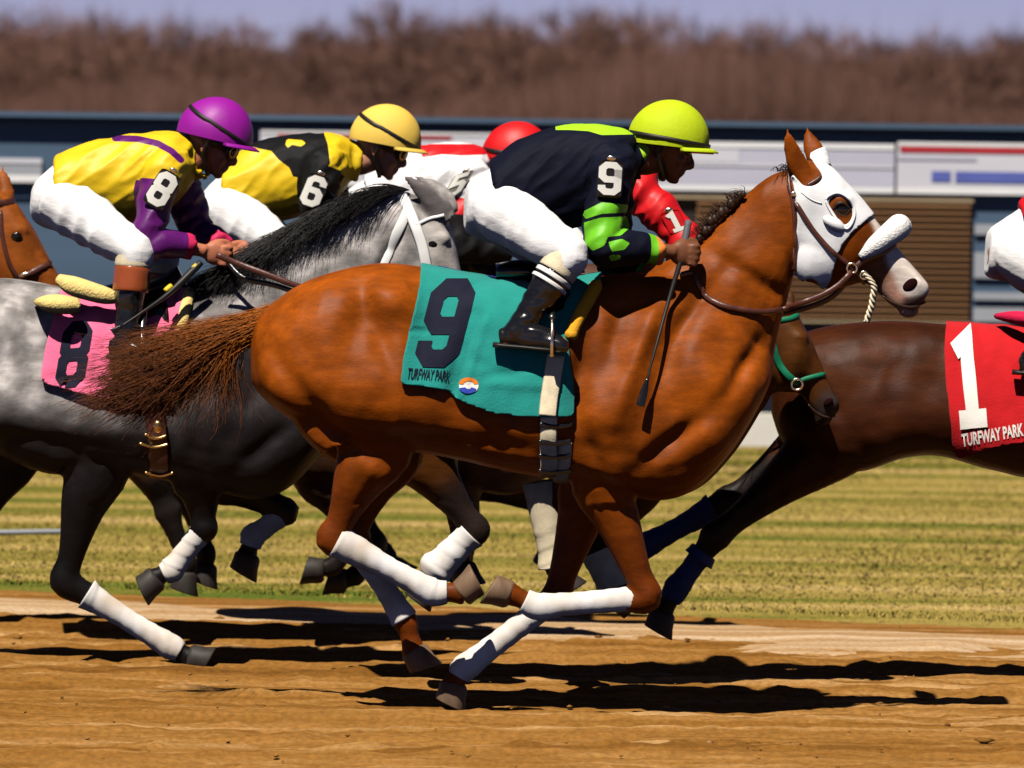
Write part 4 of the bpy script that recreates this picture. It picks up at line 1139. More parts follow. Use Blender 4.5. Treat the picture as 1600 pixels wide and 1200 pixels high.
# saddle with its front pad roll, seat, flap and stirrups
def saddle(label, H, seat, roll, rollm, flap, rear, tree, loc, extra=None):
    t = Thing('saddle', label, 'saddle', loc)
    pts = [P(q[0], q[1], H.Y) for q in seat]
    s_ = t.part('seat', tube(pts, [(.030, .10), (.040, .14), (.032, .13), (.034, .11), (.045, .06)][:len(pts)], 16, 5), M['leather_black'])
    if roll: t.part('pad_roll', tube(stick(tree, catmull(np.array(roll, float), 4), .012), np.array([.016] + [.024] * (len(roll) * 4 - 5) + [.014]), 12, 2), rollm)
    if flap:
        p = stick(tree, catmull(np.array(flap[0], float), 4), .006); t.part('flap', ribbon(p, flap[1], .006, 10, 2), M['leather_black'])
    if rear: t.part('rear_roll', tube([P(q[0], q[1], H.Y + d) for q, d in zip(rear[0], rear[1])], rear[2], 14, 5), M['fleece_yellow'])
    return t
s9 = saddle('small black racing saddle with orange front pad under the rider in navy', H9, [(775, 425), (810, 424), (850, 424), (885, 418), (905, 408)], [(934, 446), (922, 466), (908, 488), (896, 510), (889, 532)], M['pad_orange'],
            ([(850, 436), (852, 470), (850, 505)], .17), None, bvh(np.concatenate([cv9, H9.V]), [tuple(f) for f in (tris(H9.Q) + len(cv9)).tolist()]), P(840, 425, 0))
def stirrup(t, toe, Y, dy, leather_top, k):
    c = P(toe[0], toe[1], Y + dy); R = .062 * k
    fr = [c + np.array([x, y, z]) for x, y, z in ((0, -.055, -.02), (0, -.058, .03), (0, -.035, .085), (0, 0, .105), (0, .035, .085), (0, .058, .03), (0, .055, -.02))]
    st = t.part('stirrup_iron', join([tube(fr, [.006] * 7, 8, 4), tube([fr[0], (fr[0] + fr[-1]) / 2 + [0, 0, -.004], fr[-1]], [(.008, .006)] * 3, 8, 4, ref=(0, 0, 1))]), M['steel'])
    lt = P(leather_top[0], leather_top[1], Y + dy * .85)
    t.part('stirrup_leather', ribbon([fr[3], (fr[3] + lt) / 2, lt], .026, .004, 8, 4), M['leather_black'])
stirrup(s9, (862, 545), 0, -.335, (858, 470), 1)

# ---------------------------------------------------------------- grey horse: bridle, cloth, girth, saddle
t8 = bvh(H8.V, H8.Q)
whl = mat('white_leather', (.78, .78, .78), .5, .4, var=.05, vscale=20)
b8 = straps(H8, t8, [([(622, 302), (634, 318), (648, 350), (660, 385), (668, 425)], .042), ([(640, 325), (625, 355), (608, 390), (594, 425)], .040), ([(650, 352), (672, 342), (694, 336)], .014)], whl)
H8.T.part('rein', ribbon([P(338, 398, 1.62), P(372, 412, 1.62), P(420, 430, 1.60), P(480, 452, 1.60), P(600, 486, 1.66), P(720, 505, 1.8)], .023, .006, 8, 5), M['leather'], b8)
H8.T.part('rein', ribbon([P(350, 402, 1.72), P(380, 434, 1.66), P(430, 446, 1.62), P(490, 466, 1.60), P(600, 500, 1.66), P(716, 512, 1.84)], .020, .006, 8, 5), M['leather_black'], b8)
c8, cb8, ct8, cv8 = cloth(H8, 'saddlecloth', 'pink saddlecloth with black number eight on the grey horse',
    [(98, 420), (300, 410), (300, 432), (286, 470), (272, 520), (264, 560), (262, 622), (215, 626), (172, 625), (128, 616), (100, 608), (64, 598), (69, 565), (76, 530), (86, 490), (96, 452)],
    M['pink'], [(105, 470, 130, 500, 9, -.008), (168, 500, 150, 600, 11, -.012), (80, 590, 170, 605, 6, -.008), (150, 480, 170, 520, 6, .008)], G, .012, .020, 460, 620, 4.)
print_on(c8, 'numeral', ct8, digit_px('8', (101, 503), (47, -3), (-18, 105), 1.9), M['navy_print'], cb8)
g8 = Thing('girth', 'dark elastic girth with brass buckles on the grey horse belly', 'girth', P(248, 690, 1.6))
p8 = stick(bvh(np.concatenate([H8.V]), H8.Q), catmull(np.array([(240, 630), (243, 660), (247, 700), (250, 742)], float), 4), .010)
g8.part('strap', ribbon(p8, .075, .007, 10, 2), M['leather'])
brass = mat('brass', (.65, .45, .20), .3, .5, metal=1.0)
for (y, x0, x1) in ((680, 226, 258), (692, 218, 262), (733, 228, 272)):
    q = stick(t8, catmull(np.array([(x0, y - 2), ((x0 + x1) / 2, y + 3), (x1, y - 1)], float), 4), .020)
    g8.part('buckle', ribbon(q, .010, .005, 8, 2), brass)
g8.part('buckle', ellipsoid(stick(t8, [(246, 666)], .012)[0], (.020, .012, .024)), brass)
tc8 = bvh(np.concatenate([cv8, H8.V]), [tuple(f) for f in (tris(H8.Q) + len(cv8)).tolist()])
s8 = saddle('small black racing saddle over a yellow fleece pad on the grey horse', H8, [(150, 462), (185, 458), (220, 455), (255, 446), (285, 432)], [(302, 428), (297, 455), (288, 490), (279, 524)], M['fleece_yellow'],
            ([(215, 465), (222, 500), (222, 545)], .20), ([(92, 436), (112, 446), (140, 455), (165, 462), (186, 466)], [-.22, -.25, -.26, -.26, -.25], [.020, .036, .036, .032, .020]), tc8, P(215, 460, 1.88))
s8.part('pad', tube([P(64, 472, 1.70), P(78, 474, 1.60), P(98, 476, 1.58), P(120, 478, 1.60)], [(.012, .03), (.032, .05), (.036, .05), (.03, .04)], 14, 5), M['fleece_yellow'])
s8.part('pad', ribbon(stick(tc8, catmull(np.array([(296, 432), (288, 462), (277, 500), (268, 532)], float), 4), .018), .040, .010, 10, 2), M['pink'])
stirrup(s8, (222, 560), 1.88, -.33, (225, 480), 1)

# ---------------------------------------------------------------- dark bay at the right: red cloth
c1, cb1, ct1, cv1 = cloth(H1, 'saddlecloth', 'red saddlecloth with white number one at the right edge',
    [(1480, 470), (1800, 470), (1800, 690), (1700, 690), (1610, 687), (1550, 696), (1497, 706), (1489, 690), (1482, 640), (1476, 580), (1475, 540), (1478, 510)],
    M['red_cotton'], [(1530, 520, 1540, 560, 6, -.006), (1560, 560, 1620, 600, 10, -.008)], G, .014, .016, 510, 690, 6.)
print_on(c1, 'numeral', ct1, digit_px('1', (1473, 521), (64, -6), (15, 152), 1.9), M['white_print'], cb1, .0075)
print_on(c1, 'lettering', ct1, text_faces('TURFWAY PARK', (1504, 697), (96, -17), (-2, -19), .03), M['white_print'], cb1)
tc1 = bvh(np.concatenate([cv1, H1.V]), [tuple(f) for f in (tris(H1.Q) + len(cv1)).tolist()])
s1 = saddle('black racing saddle with crimson rear pad on the red cloth', H1, [(1600, 508), (1640, 506), (1680, 500), (1715, 492), (1740, 480)], None, None, ([(1680, 515), (1684, 545), (1682, 580)], .17), None, tc1, P(1660, 508, 1.6))
s1.part('rear_roll', tube([P(1560, 494, 1.50), P(1585, 496, 1.40), P(1620, 500, 1.35), P(1660, 505, 1.35)], [(.012, .02), (.024, .03), (.026, .03), (.02, .03)], 12, 5), mat('crimson_pad', (.55, .01, .06), .8, .2, bump=.3, bscale=120))

# ---------------------------------------------------------------- far horses: bridles and cloths
tR = bvh(HR.V, HR.Q)
def hq(H, pts): return [tuple(H.hm(q)) for q in pts]
bR = straps(HR, tR, [(hq(HR, [(1240, 270), (1246, 300), (1262, 350), (1290, 390), (1335, 420)]), .027), (hq(HR, [(1262, 290), (1285, 280), (1300, 268)]), .020), (hq(HR, [(1330, 425), (1355, 405), (1395, 385)]), .018)], M['green_strap'])
HR.T.part('bit_ring', ring(HR.hp(1340, 424, -.085), .020, .005), M['steel'], bR)
cR = cloth(HR, 'saddlecloth', 'dark blue saddlecloth edge showing under the white breeches of the rider in navy', [(690, 380), (930, 380), (930, 640), (650, 620)], M['blue_cotton'], [], G, .030, .01)[0]
tL = bvh(HL.V, HL.Q)
bL = straps(HL, tL, [([(-8, 318), (8, 318), (22, 314)], .030), ([(25, 436), (45, 428), (70, 415), (96, 402)], .024), ([(0, 330), (4, 370), (14, 410), (28, 434)], .018)], M['leather'])
HL.T.part('buckle', ellipsoid(stick(tL, [(38, 428)], .008)[0], (.022, .006, .009), np.array([[.95, 0, .3], [0, 1, 0], [-.3, 0, .95]])), M['steel'], bL)
b6 = straps(H6, bvh(H6.V, H6.Q), [(hq(H6, [(1240, 270), (1246, 300), (1262, 350), (1290, 390), (1335, 420)]), .022), (hq(H6, [(1330, 425), (1355, 405), (1395, 385)]), .022)], M['leather'])
b5 = straps(H5, bvh(H5.V, H5.Q), [(hq(H5, [(1240, 270), (1246, 300), (1262, 350), (1290, 390), (1335, 420)]), .022), (hq(H5, [(1330, 425), (1355, 405), (1395, 385)]), .022)], M['leather'])

# ================================================================== JOCKEYS
def skinm(name, c): return mat(name, c, .5, .35, bump=.08, bscale=180, var=.12, vscale=25)
M.update(skin=skinm('skin', (.48, .22, .13)), skin_dark=skinm('brown_skin', (.17, .062, .028)), skin_red=skinm('ruddy_skin', (.44, .15, .08)),
    breeches=mat('white_breeches', (.80, .79, .80), .75, .25, bump=.18, bscale=34, bstretch=(1, 1, 2.2), var=.03, vscale=12, sheen=.1),
    navy_silk=mat('navy_silk', (.004, .005, .015), .7, .10, bump=.2, bscale=30, sheen=.0),
    lime_silk=mat('lime_silk', (.36, .66, .015), .5, .4, bump=.2, bscale=30), lime_green=mat('lime_green_silk', (.14, .50, .012), .5, .4, bump=.2, bscale=30),
    lime_cap=mat('lime_cap', (.46, .58, .010), .7, .2, bump=.12, bscale=60, var=.04, vscale=8),
    purple_cap=mat('purple_cap', (.28, .008, .29), .48, .35, bump=.05, bscale=60, var=.04, vscale=8),
    yellow_cap=mat('yellow_cap', (.78, .52, .085), .7, .35, bump=.06, bscale=60, var=.04, vscale=8),
    red_cap=mat('red_cap', (.62, .006, .008), .5, .4, bump=.06, bscale=60, var=.04, vscale=8),
    yellow_silk=mat('yellow_silk', (.78, .52, .010), .5, .4, bump=.22, bscale=26, var=.03, vscale=8),
    purple_silk=mat('purple_silk', (.10, .006, .13), .42, .45, bump=.22, bscale=26),
    black_silk=mat('black_silk', (.005, .005, .006), .65, .15, bump=.2, bscale=30),
    white_silk=mat('white_silk', (.80, .78, .80), .5, .4, bump=.2, bscale=26), red_silk=mat('red_silk', (.60, .006, .010), .5, .4, bump=.2, bscale=26),
    pink_cuff=mat('pink_cuff', (.60, .02, .10), .6, .3), orange_cuff=mat('orange_cuff', (.75, .20, .04), .6, .3),
    plate=mat('black_plate', (.010, .010, .011), .35, .5), grey_plate=mat('grey_plate', (.20, .19, .17), .4, .5), numeral=mat('numeral_white', (.82, .80, .74), .4, .4), lens=mat('goggle_lens', (.05, .03, .01), .1, .7),
    strap=mat('black_strap', (.010, .009, .009), .5, .4), brow=mat('dark_hair', (.03, .018, .012), .7, .2))

def seg_dist(V, a, b):
    e = b - a; t = np.clip(((V - a) @ e) / (e @ e), 0, 1)
    return np.linalg.norm(V - a - e * t[:, None], axis=1), ((V - a) @ e) / math.sqrt(e @ e)

def fist(c, d, u, lat):
    """closed hand: palm, four curled fingers of unequal length, thumb along the top; lat points to the back of the hand"""
    parts = [ellipsoid(c, (.048, .020, .044), np.array([d, lat, u]))]
    for k, (z, ln) in enumerate(((.030, .95), (.010, 1.05), (-.011, 1.0), (-.031, .82))):
        k0 = c + d * .022 + u * z + lat * .012
        k1 = c + d * (.047 + .004 * (k in (1, 2))) * 1.0 + u * z * 1.04 + lat * .010
        k2 = c + d * (.060 * ln) + u * z * 1.02 - lat * .016
        k3 = c + d * (.038 * ln) + u * z - lat * .034
        k4 = c + d * .012 + u * z * .95 - lat * .030
        parts.append(tube([k0, k1, k2, k3, k4], [.0105, .0108, .0100, .0092, .0080], 9, 4))
    parts.append(tube([c - d * .024 + u * .024 - lat * .006, c + d * .004 + u * .044 - lat * .012, c + d * .034 + u * .050 - lat * .016, c + d * .056 + u * .044 - lat * .018], [.015, .0125, .0108, .0085], 9, 4))
    return parts

J9 = dict(torso=[(728, 306, 727, 342, .05), (737, 285, 734, 362, .115), (768, 258, 790, 378, .160), (812, 226, 838, 360, .150), (868, 206, 885, 350, .155), (920, 202, 928, 338, .180), (962, 206, 965, 302, .165), (992, 216, 990, 268, .085)],
    hip=(782, 328), knee=(888, 398), ankle=(812, 512), heel=(786, 532), toe=(880, 541), fknee=(870, 405), fankle=(800, 515), fheel=(775, 530), ftoe=(868, 540),
    sh=(955, 262), el=(938, 385), wr=(1038, 392), ha=(1066, 396), fsh=(962, 265), fel=(955, 402), fwr=(1030, 432), fha=(1062, 438),
    head=(1040, 222), tilt=20, helm=(1047, 221), htilt=6, b0=.016, b1=-.002)

def jockey(label, Y, J, mp, k, skin, zones, base_m, cap, boots, extra=None, hands='skin', wr_seed=0.0, cuff=None, group='jockeys crouched over their horses'):
    s = ppm(Y) / 450.0
    p = lambda key: np.asarray(mp(J[key]), float)
    def w(q, dy): return P(q[0], q[1], Y + dy)
    loc = w(p('hip'), 0)
    T = Thing('person', label, 'person', loc, group)
    # skeleton
    sh, el, wr_, ha = w(p('sh'), -.175), w(p('el'), -.255), w(p('wr'), -.185), w(p('ha'), -.165)
    fsh, fel, fwr, fha = w(p('fsh'), .175), w(p('fel'), .245), w(p('fwr'), .06), w(p('fha'), .03)
    if J.get('arm_y'): el, wr_, ha = w(p('el'), J['arm_y'][0]), w(p('wr'), J['arm_y'][1]), w(p('ha'), J['arm_y'][2])
    hip, kn, an, he, to = w(p('hip'), -.10), w(p('knee'), -.285), w(p('ankle'), -.315), w(p('heel'), -.320), w(p('toe'), -.345)
    fhip, fkn, fan, fhe, fto = w(p('hip'), .10), w(p('fknee'), .285), w(p('fankle'), .315), w(p('fheel'), .320), w(p('ftoe'), .345)
    hc = w(p('head'), 0)
    a = math.radians(J['tilt']); fd = np.array([math.cos(a), 0, -math.sin(a)]); ud = np.array([math.sin(a), 0, math.cos(a)]); yd = np.array([0, 1., 0])
    AX = np.array([fd, yd, ud])
    tor = []
    for (x0, y0, x1, y1, hw) in J['torso']:
        t, b = mp((x0, y0)), mp((x1, y1)); tor.append(np.concatenate([w(t, 0), w(b, 0), [hw * k, 0]]))
    tor = np.array(tor)
    def tors(infl, i0=0, i1=99):
        A = tor[i0:i1].copy(); d = A[:, :3] - A[:, 3:6]; L = np.linalg.norm(d, axis=1)[:, None]; d /= L
        A[:, :3] += d * infl; A[:, 3:6] -= d * infl; A[:, 6] += infl; return A
    neck0 = (tor[-1, :3] + tor[-1, 3:6]) / 2
    def H(f, y, u): return hc + (fd * f + yd * y + ud * u)
    # ---- body (one continuous skin)
    B = [loft(tors(-.024), 4, 24, e=2.3)]
    B.append(tube([neck0 - (H(-.02, 0, -.09) - neck0) * .5, neck0, (neck0 + H(-.02, 0, -.09)) / 2, H(-.015, 0, -.06)], [.07, .060, .055, .058], 14, 4))
    B.append(ellipsoid(hc, (.098, .077, .102), AX))
    B.append(loft([np.concatenate([H(.085, 0, .03), H(-.05, 0, .03), [.070, 0]]), np.concatenate([H(.090, 0, -.02), H(-.035, 0, -.03), [.066, 0]]), np.concatenate([H(.086, 0, -.065), H(-.01, 0, -.075), [.056, 0]]),
                   np.concatenate([H(.082, 0, -.098), H(.020, 0, -.105), [.040, 0]]), np.concatenate([H(.074, 0, -.120), H(.035, 0, -.118), [.022, 0]])], 3, 18, e=2.1))
    B.append(tube([H(.080, 0, .005), H(.097, 0, -.022), H(.110, 0, -.046), H(.094, 0, -.056)], [(.010, .009), (.012, .012), (.015, .016), (.008, .016)], 10, 4))   # nose
    B.append(ellipsoid(H(.086, 0, .010), (.016, .050, .012), AX)); B.append(ellipsoid(H(.090, 0, -.077), (.012, .024, .007), AX)); B.append(ellipsoid(H(.086, 0, -.089), (.012, .021, .008), AX)); B.append(ellipsoid(H(.074, 0, -.112), (.018, .020, .015), AX))
    for sd in (-1, 1):
        B.append(ellipsoid(H(-.006, sd * .078, -.030), (.020, .009, .032), AX)); B.append(ellipsoid(H(.062, sd * .042, -.040), (.026, .020, .022), AX))
    for (S_, E_, W_, A_, sd) in ((sh, el, wr_, ha, -1), (fsh, fel, fwr, fha, 1)):
        B.append(tube([S_ + (neck0 - S_) * .25, S_, lerp(S_, E_, .4), E_, lerp(E_, W_, .3), W_, lerp(W_, A_, .5)], [.055, .056, .046, .036, .040, .026, .026], 12, 4))
        d = A_ - W_; d /= np.linalg.norm(d); lat = np.array([0, sd, 0.]); lat -= d * (lat @ d); lat /= np.linalg.norm(lat); u = np.cross(d, lat) * (1 if np.cross(d, lat)[2] > 0 else -1)
        B += fist(A_, d, u, lat)
    for (h_, k_, a_, e_, t_) in ((hip, kn, an, he, to), (fhip, fkn, fan, fhe, fto)):
        B.append(tube([h_, lerp(h_, k_, .5), k_, lerp(k_, a_, .35), a_], [.080, .070, .052, .052, .036], 12, 4))
        B.append(tube([e_, lerp(e_, t_, .5), t_], [.024, .024, .018], 10, 4))
    V, Q = fuse(B, .0066, 2)
    T.part('body', (V, Q.tolist()), M[skin])
    for sd in (-1, 1): T.part('eye', ellipsoid(H(.084, sd * .033, -.008), (.012, .014, .010), AX), M['eye'])
    # ---- silks
    sl_r = [.070, .072, .064, .054, .056, .043]
    Gp = [loft(tors(.012, 2), 4, 28, e=2.3)]
    for (S_, E_, W_) in ((sh, el, wr_), (fsh, fel, fwr)):
        Gp.append(tube([S_ + (neck0 - S_) * .35, S_, lerp(S_, E_, .4), E_, lerp(E_, W_, .3), lerp(E_, W_, .93)], sl_r, 14, 4))
    Gp.append(tube([neck0 - (hc - neck0) * .25, neck0, lerp(neck0, H(-.02, 0, -.09), .55)], [.085, .076, .068], 14, 4))
    V, Q = fuse(Gp, .0085, 3); N = vnormals(V, Q)
    e1 = (el - sh) / np.linalg.norm(el - sh)
    da, ta = seg_dist(V, sh, el); db, tb = seg_dist(V, el, wr_); dc, tcc = seg_dist(V, fsh, fel); dd, td = seg_dist(V, fel, fwr)
    arm = np.minimum(np.minimum(da, db), np.minimum(dc, dd)) < .085
    n1 = noise3(V @ np.array([[.8, 0, -.6], [0, 1, 0], [.6, 0, .8]]), (5, 9, 17), wr_seed); n2 = noise3(V, (16, 16, 16), wr_seed + 4)
    fold = (.5 - np.abs(n1)) * .018 * (1 + .5 * arm) + n2 * .003
    V = V + N * fold[:, None]
    Tm = tris(Q); mi = np.zeros(len(Tm), int); mats = [base_m]
    def sleeve(V, sd=-1, t0=.05):
        S_, E_, W_ = (sh, el, wr_) if sd < 0 else (fsh, fel, fwr)
        d1, t1 = seg_dist(V, S_, E_); d2, t2 = seg_dist(V, E_, W_)
        return np.maximum(np.minimum(t1 - t0, .095 - d1), np.minimum(t2 - .005, .09 - d2)) * 450
    def cuffz(V, t0, t1):
        r = None
        for S_, W_ in ((el, wr_), (fel, fwr)):
            d2, t2 = seg_dist(V, S_, W_); L = np.linalg.norm(W_ - S_)
            q = np.minimum(np.minimum(t2 - t0 * L, t1 * L - t2), .075 - d2) * 450
            r = q if r is None else np.maximum(r, q)
        return r
    ctx = dict(sleeve=sleeve, cuff=cuffz, mp=mp, collar=lambda V, t: ((V - neck0) @ ((hc - neck0) / np.linalg.norm(hc - neck0)) - t) * 450)
    for fn, m_ in zones:
        V, Tm, fl, src = split(V, Tm, fn(V, proj(V), ctx)); mi = mi[src]
        if m_ not in mats: mats.append(m_)
        mi[fl == 1] = mats.index(m_)
    T.part('silks', (V, Tm.tolist()), [M[x] for x in mats], midx=mi)
    # ---- breeches
    tb = tors(.004, 0, 4); tb[2:, 6] -= .016; dv = tb[2:, :3] - tb[2:, 3:6]; dv /= np.linalg.norm(dv, axis=1)[:, None]; tb[2:, :3] -= dv * .016; tb[3, 3:6] += dv[1] * .03
    Gp = [loft(tb, 4, 28, e=2.3)]
    for (h_, k_, a_) in ((hip, kn, an), (fhip, fkn, fan)):
        kd = (a_ - k_) / np.linalg.norm(a_ - k_)
        Gp.append(tube([h_ + (h_ - k_) * .18, h_, lerp(h_, k_, .35), lerp(h_, k_, .7), k_, k_ + kd * .06], [.080, .104, .096, .082, .070, .056], 16, 4))
    V, Q = fuse(Gp, .0085, 3); N = vnormals(V, Q)
    e = (kn - hip) / np.linalg.norm(kn - hip); q = np.cross(e, [0, 1, 0])
    R = np.stack([e, q, np.array([0, 1, 0])], 1)
    n1 = noise3(V @ R, (13, 4.5, 6), wr_seed + 7); n2 = noise3(V, (20, 20, 20), wr_seed + 9)
    V = V + N * ((.5 - np.abs(n1)) * .013 + n2 * .0015)[:, None]
    T.part('breeches', (V, Q.tolist()), M['breeches'])
    # ---- boots
    for (k_, a_, e_, t_) in ((kn, an, he, to), (fkn, fan, fhe, fto)):
        up_ = (k_ - a_) / np.linalg.norm(k_ - a_); f_ = (t_ - e_) / np.linalg.norm(t_ - e_)
        L = np.linalg.norm(k_ - a_)
        Bt = [tube([k_ - up_ * .075 * 1.0, lerp(k_, a_, .4), lerp(k_, a_, .75), a_, a_ - up_ * .035], [.064, .061, .049, .045, .046], 16, 4),
              tube([e_ - f_ * .018 + up_ * .012, e_ + f_ * .03 + up_ * .018, lerp(e_, t_, .45) + up_ * .024, lerp(e_, t_, .8) + up_ * .010, t_, t_ + f_ * .018], [(.030, .030), (.040, .036), (.046, .038), (.036, .042), (.026, .040), (.012, .025)], 14, 4)]
        V, Q = fuse(Bt, .0062, 3)
        N = vnormals(V, Q); V = V + N * (noise3(V, (14, 14, 38), wr_seed) * .005)[:, None]
        bo = T.part('boot', (V, Q.tolist()), M['leather_black'])
        zs = lerp(e_, t_, .5) - up_ * .012
        so_ = [e_ - f_ * .022 - up_ * .020, lerp(e_, t_, .35) - up_ * .018, lerp(e_, t_, .7) - up_ * .018, t_ + f_ * .012 - up_ * .016]
        T.part('sole', tube(so_, [(.010, .028), (.008, .032), (.008, .040), (.006, .028)], 12, 4), M['strap'], bo)
        for (t0, t1, m_) in boots:
            c0, c1 = k_ - up_ * t0, k_ - up_ * t1
            T.part('boot_cuff', tube([c0 + up_ * .002, c0, lerp(c0, c1, .5), c1, c1 - up_ * .002], [.060, .0675, .0685, .0675, .060], 20, 3), M[m_], bo)
    # ---- helmet
    hq_ = w(p('helm'), 0); a = math.radians(J['htilt']); fh = np.array([math.cos(a), 0, -math.sin(a)]); uh = np.array([math.sin(a), 0, math.cos(a)])
    HX = np.array([fh, yd, uh])
    vv = np.concatenate([np.linspace(.03, 1.68, 18), [1.70, 1.66]]); sc_ = np.ones(len(vv)); sc_[-1] = .93
    uu = np.linspace(0, 2 * math.pi, 44, endpoint=False)
    Rr = np.stack([np.sin(vv)[:, None] * np.cos(uu)[None] * .137 * sc_[:, None], np.sin(vv)[:, None] * np.sin(uu)[None] * .118 * sc_[:, None], np.cos(vv)[:, None] * np.ones(44)[None] * .145], -1)
    seam = 1 - .010 * np.exp(-(((uu % (math.pi / 2)) - math.pi / 4) / .035) ** 2)
    Rr[..., :2] *= seam[None, :, None]
    Rr[..., 0] -= .012 * np.exp(-((uu - math.pi) / .8) ** 2)[None] * np.sin(vv)[:, None]
    nz = np.array([noise.noise(Vector((a_[0] * 26 + wr_seed, a_[1] * 26, a_[2] * 12))) for a_ in Rr.reshape(-1, 3)]).reshape(Rr.shape[:2])
    Rr *= (1 + .022 * nz * np.clip(vv - .5, 0, 1)[:, None])[..., None]
    he_ = T.part('helmet', rings_mesh(hq_ + Rr @ HX), M[cap])
    # peak
    V = []; Fs = []; na = 25
    for i in range(na):
        t = (i / (na - 1) - .5) * 2 * 1.30
        ex_ = .034 * max(math.cos(t * 1.18), 0) ** .8
        for (rr, zz) in ((-.006, .0), (ex_ * .5, -.004), (ex_, -.012), (ex_, -.017), (ex_ * .5, -.010), (-.006, -.008)):
            V.append(hq_ + np.array([math.cos(t) * (.137 + rr), math.sin(t) * (.118 + rr), zz - .006 - .012 * (1 - math.cos(t))]) @ HX)
    for i in range(na - 1):
        for j in range(6): Fs.append((6 * i + j, 6 * i + (j + 1) % 6, 6 * i + 6 + (j + 1) % 6, 6 * i + 6 + j))
    Fs += [tuple(range(6)), tuple(range(6 * na - 1, 6 * na - 7, -1))]
    T.part('peak', (np.array(V), Fs), M[cap], he_)
    th = np.linspace(0, 2 * math.pi, 40)
    def band(z0, z1, wd, infl, extra_tilt=0.0):
        pts = []
        for t in th:
            z = z0 + (z1 - z0) * (math.cos(t) * .5 + .5); rr = math.sqrt(max(0, 1 - (z / .145) ** 2)) if z > 0 else 1.0
            pts.append(hq_ + np.array([math.cos(t) * (.137 * rr + infl) - .010 * (math.cos(t) < -.3), math.sin(t) * (.118 * rr + infl), z]) @ HX)
        return tube(pts, [(wd, .004)] * len(pts), 8, 1)
    T.part('strap', band(J.get('b0', .052), J.get('b1', .004), .008, .001), M['strap'], he_)
    # chin strap
    T.part('chin_strap', join([tube([hq_ + np.array([-.015, sd * .112, -.01]) @ HX, H(-.002, sd * .084, -.06), H(.035, sd * .050, -.118), H(.040, 0, -.128)], [(.008, .003)] * 4, 8, 4) for sd in (-1, 1)]), M['strap'], he_)
    if extra: extra(T, dict(H=H, AX=AX, hc=hc, fd=fd, ud=ud, hq=hq_, HX=HX, sh=sh, el=el, wr=wr_, ha=ha, Y=Y, w=w, fha=fha))
    return T

def patch(T, cx, cy, Y, e1, e2, wd, ht, ch, strap=True, digit_w=1.9, plate='plate', nm='numeral', lean=.35):
    """bent rubber number patch on an upper arm; e1 right, e2 down, pixel directions"""
    u = np.array([e1[0], 0, -e1[1]], float); u /= np.linalg.norm(u); v = np.array([e2[0], 0, -e2[1]], float); v /= np.linalg.norm(v)
    n = np.cross(u, v); n = n * (-1 if n[1] > 0 else 1); n = n + np.array([0, 0, lean * .5]); n /= np.linalg.norm(n)
    c = P(cx, cy, Y)
    def to(a, b, h): return c + np.outer(a, u) + np.outer(b, v) + np.outer(h - (a ** 2) * 2.2, n)
    nu, nv = 13, 13; V = []; 
    A, Bb = np.meshgrid(np.linspace(-.5, .5, nu), np.linspace(-.5, .5, nv), indexing='ij')
    r = np.maximum(np.abs(A), np.abs(Bb)) * 2; k = 1 - .10 * np.clip(np.minimum(np.abs(A), np.abs(Bb)) * 2 - .6, 0, 1) * 2
    a, b = (A * k * wd).ravel(), (Bb * k * ht).ravel()
    top = to(a, b, np.full(len(a), .004)); bot = to(a, b, np.full(len(a), -.004))
    i = (np.arange(nu - 1)[:, None] * nv + np.arange(nv - 1)[None]).ravel(); q = np.stack([i, i + nv, i + nv + 1, i + 1], -1); m_ = nu * nv
    Fs = q.tolist() + (q[:, ::-1] + m_).tolist()
    bd = [(j * nv, (j + 1) * nv) for j in range(nu - 1)] + [(j * nv + nv - 1, (j + 1) * nv + nv - 1) for j in range(nu - 1)] + [(j, j + 1) for j in range(nv - 1)] + [((nu - 1) * nv + j, (nu - 1) * nv + j + 1) for j in range(nv - 1)]
    Fs += [(x, y, y + m_, x + m_) for x, y in bd]
    pl = T.part('number_patch', (np.concatenate([top, bot]), Fs), M[plate])
    dv, df = stroke(DIG[ch], digit_w, 5)
    a, b = (dv[:, 0] / 6 - .5) * wd * .92, (dv[:, 1] / 10 - .5) * ht * .92
    lo = to(a, b, np.full(len(a), .0045)); hi = to(a, b, np.full(len(a), .0075)); m_ = len(a)
    T.part('numeral', (np.concatenate([hi, lo]), [tuple(f) for f in df] + [(f[0], f[1], f[1] + m_, f[0] + m_) for f in df]), M[nm], pl, flat=True)
    T.part('patch_clip', ellipsoid(to(np.array([0.]), np.array([-ht * .56]), np.array([.004]))[0], (.016, .006, .009), np.array([u, n, -v])), M['steel'], pl)

def goggles(T, c, raised=False):
    H = c['H']; AX = c['AX']
    th = np.linspace(-1.9, 1.9, 20)
    g = T.part('goggles', join([tube([H(.075 * math.cos(t) + .014, .082 * math.sin(t), -.004) for t in th], [(.016, .007)] * 20, 8, 1)] + [ring(H(.090, sd * .042, -.012), .025, .009, fd_side(c, sd)) for sd in (-1, 1)]), M['strap'])
    for sd in (-1, 1): T.part('lens', ellipsoid(H(.096, sd * .046, -.012), (.012, .022, .022), AX), M['lens'], g)
    for sd in (-1, 1): T.part('lens_rim', ring(H(.097, sd * .054, -.012), .019, .0028, fd_side(c, sd)), brass, g)
def fd_side(c, sd): return c['fd'] * .8 + np.array([0, sd * .6, 0])

def zpoly(poly): return lambda V, px, c: poly_sd(px, np.array(poly, float))
ident = lambda q: np.asarray(q, float)
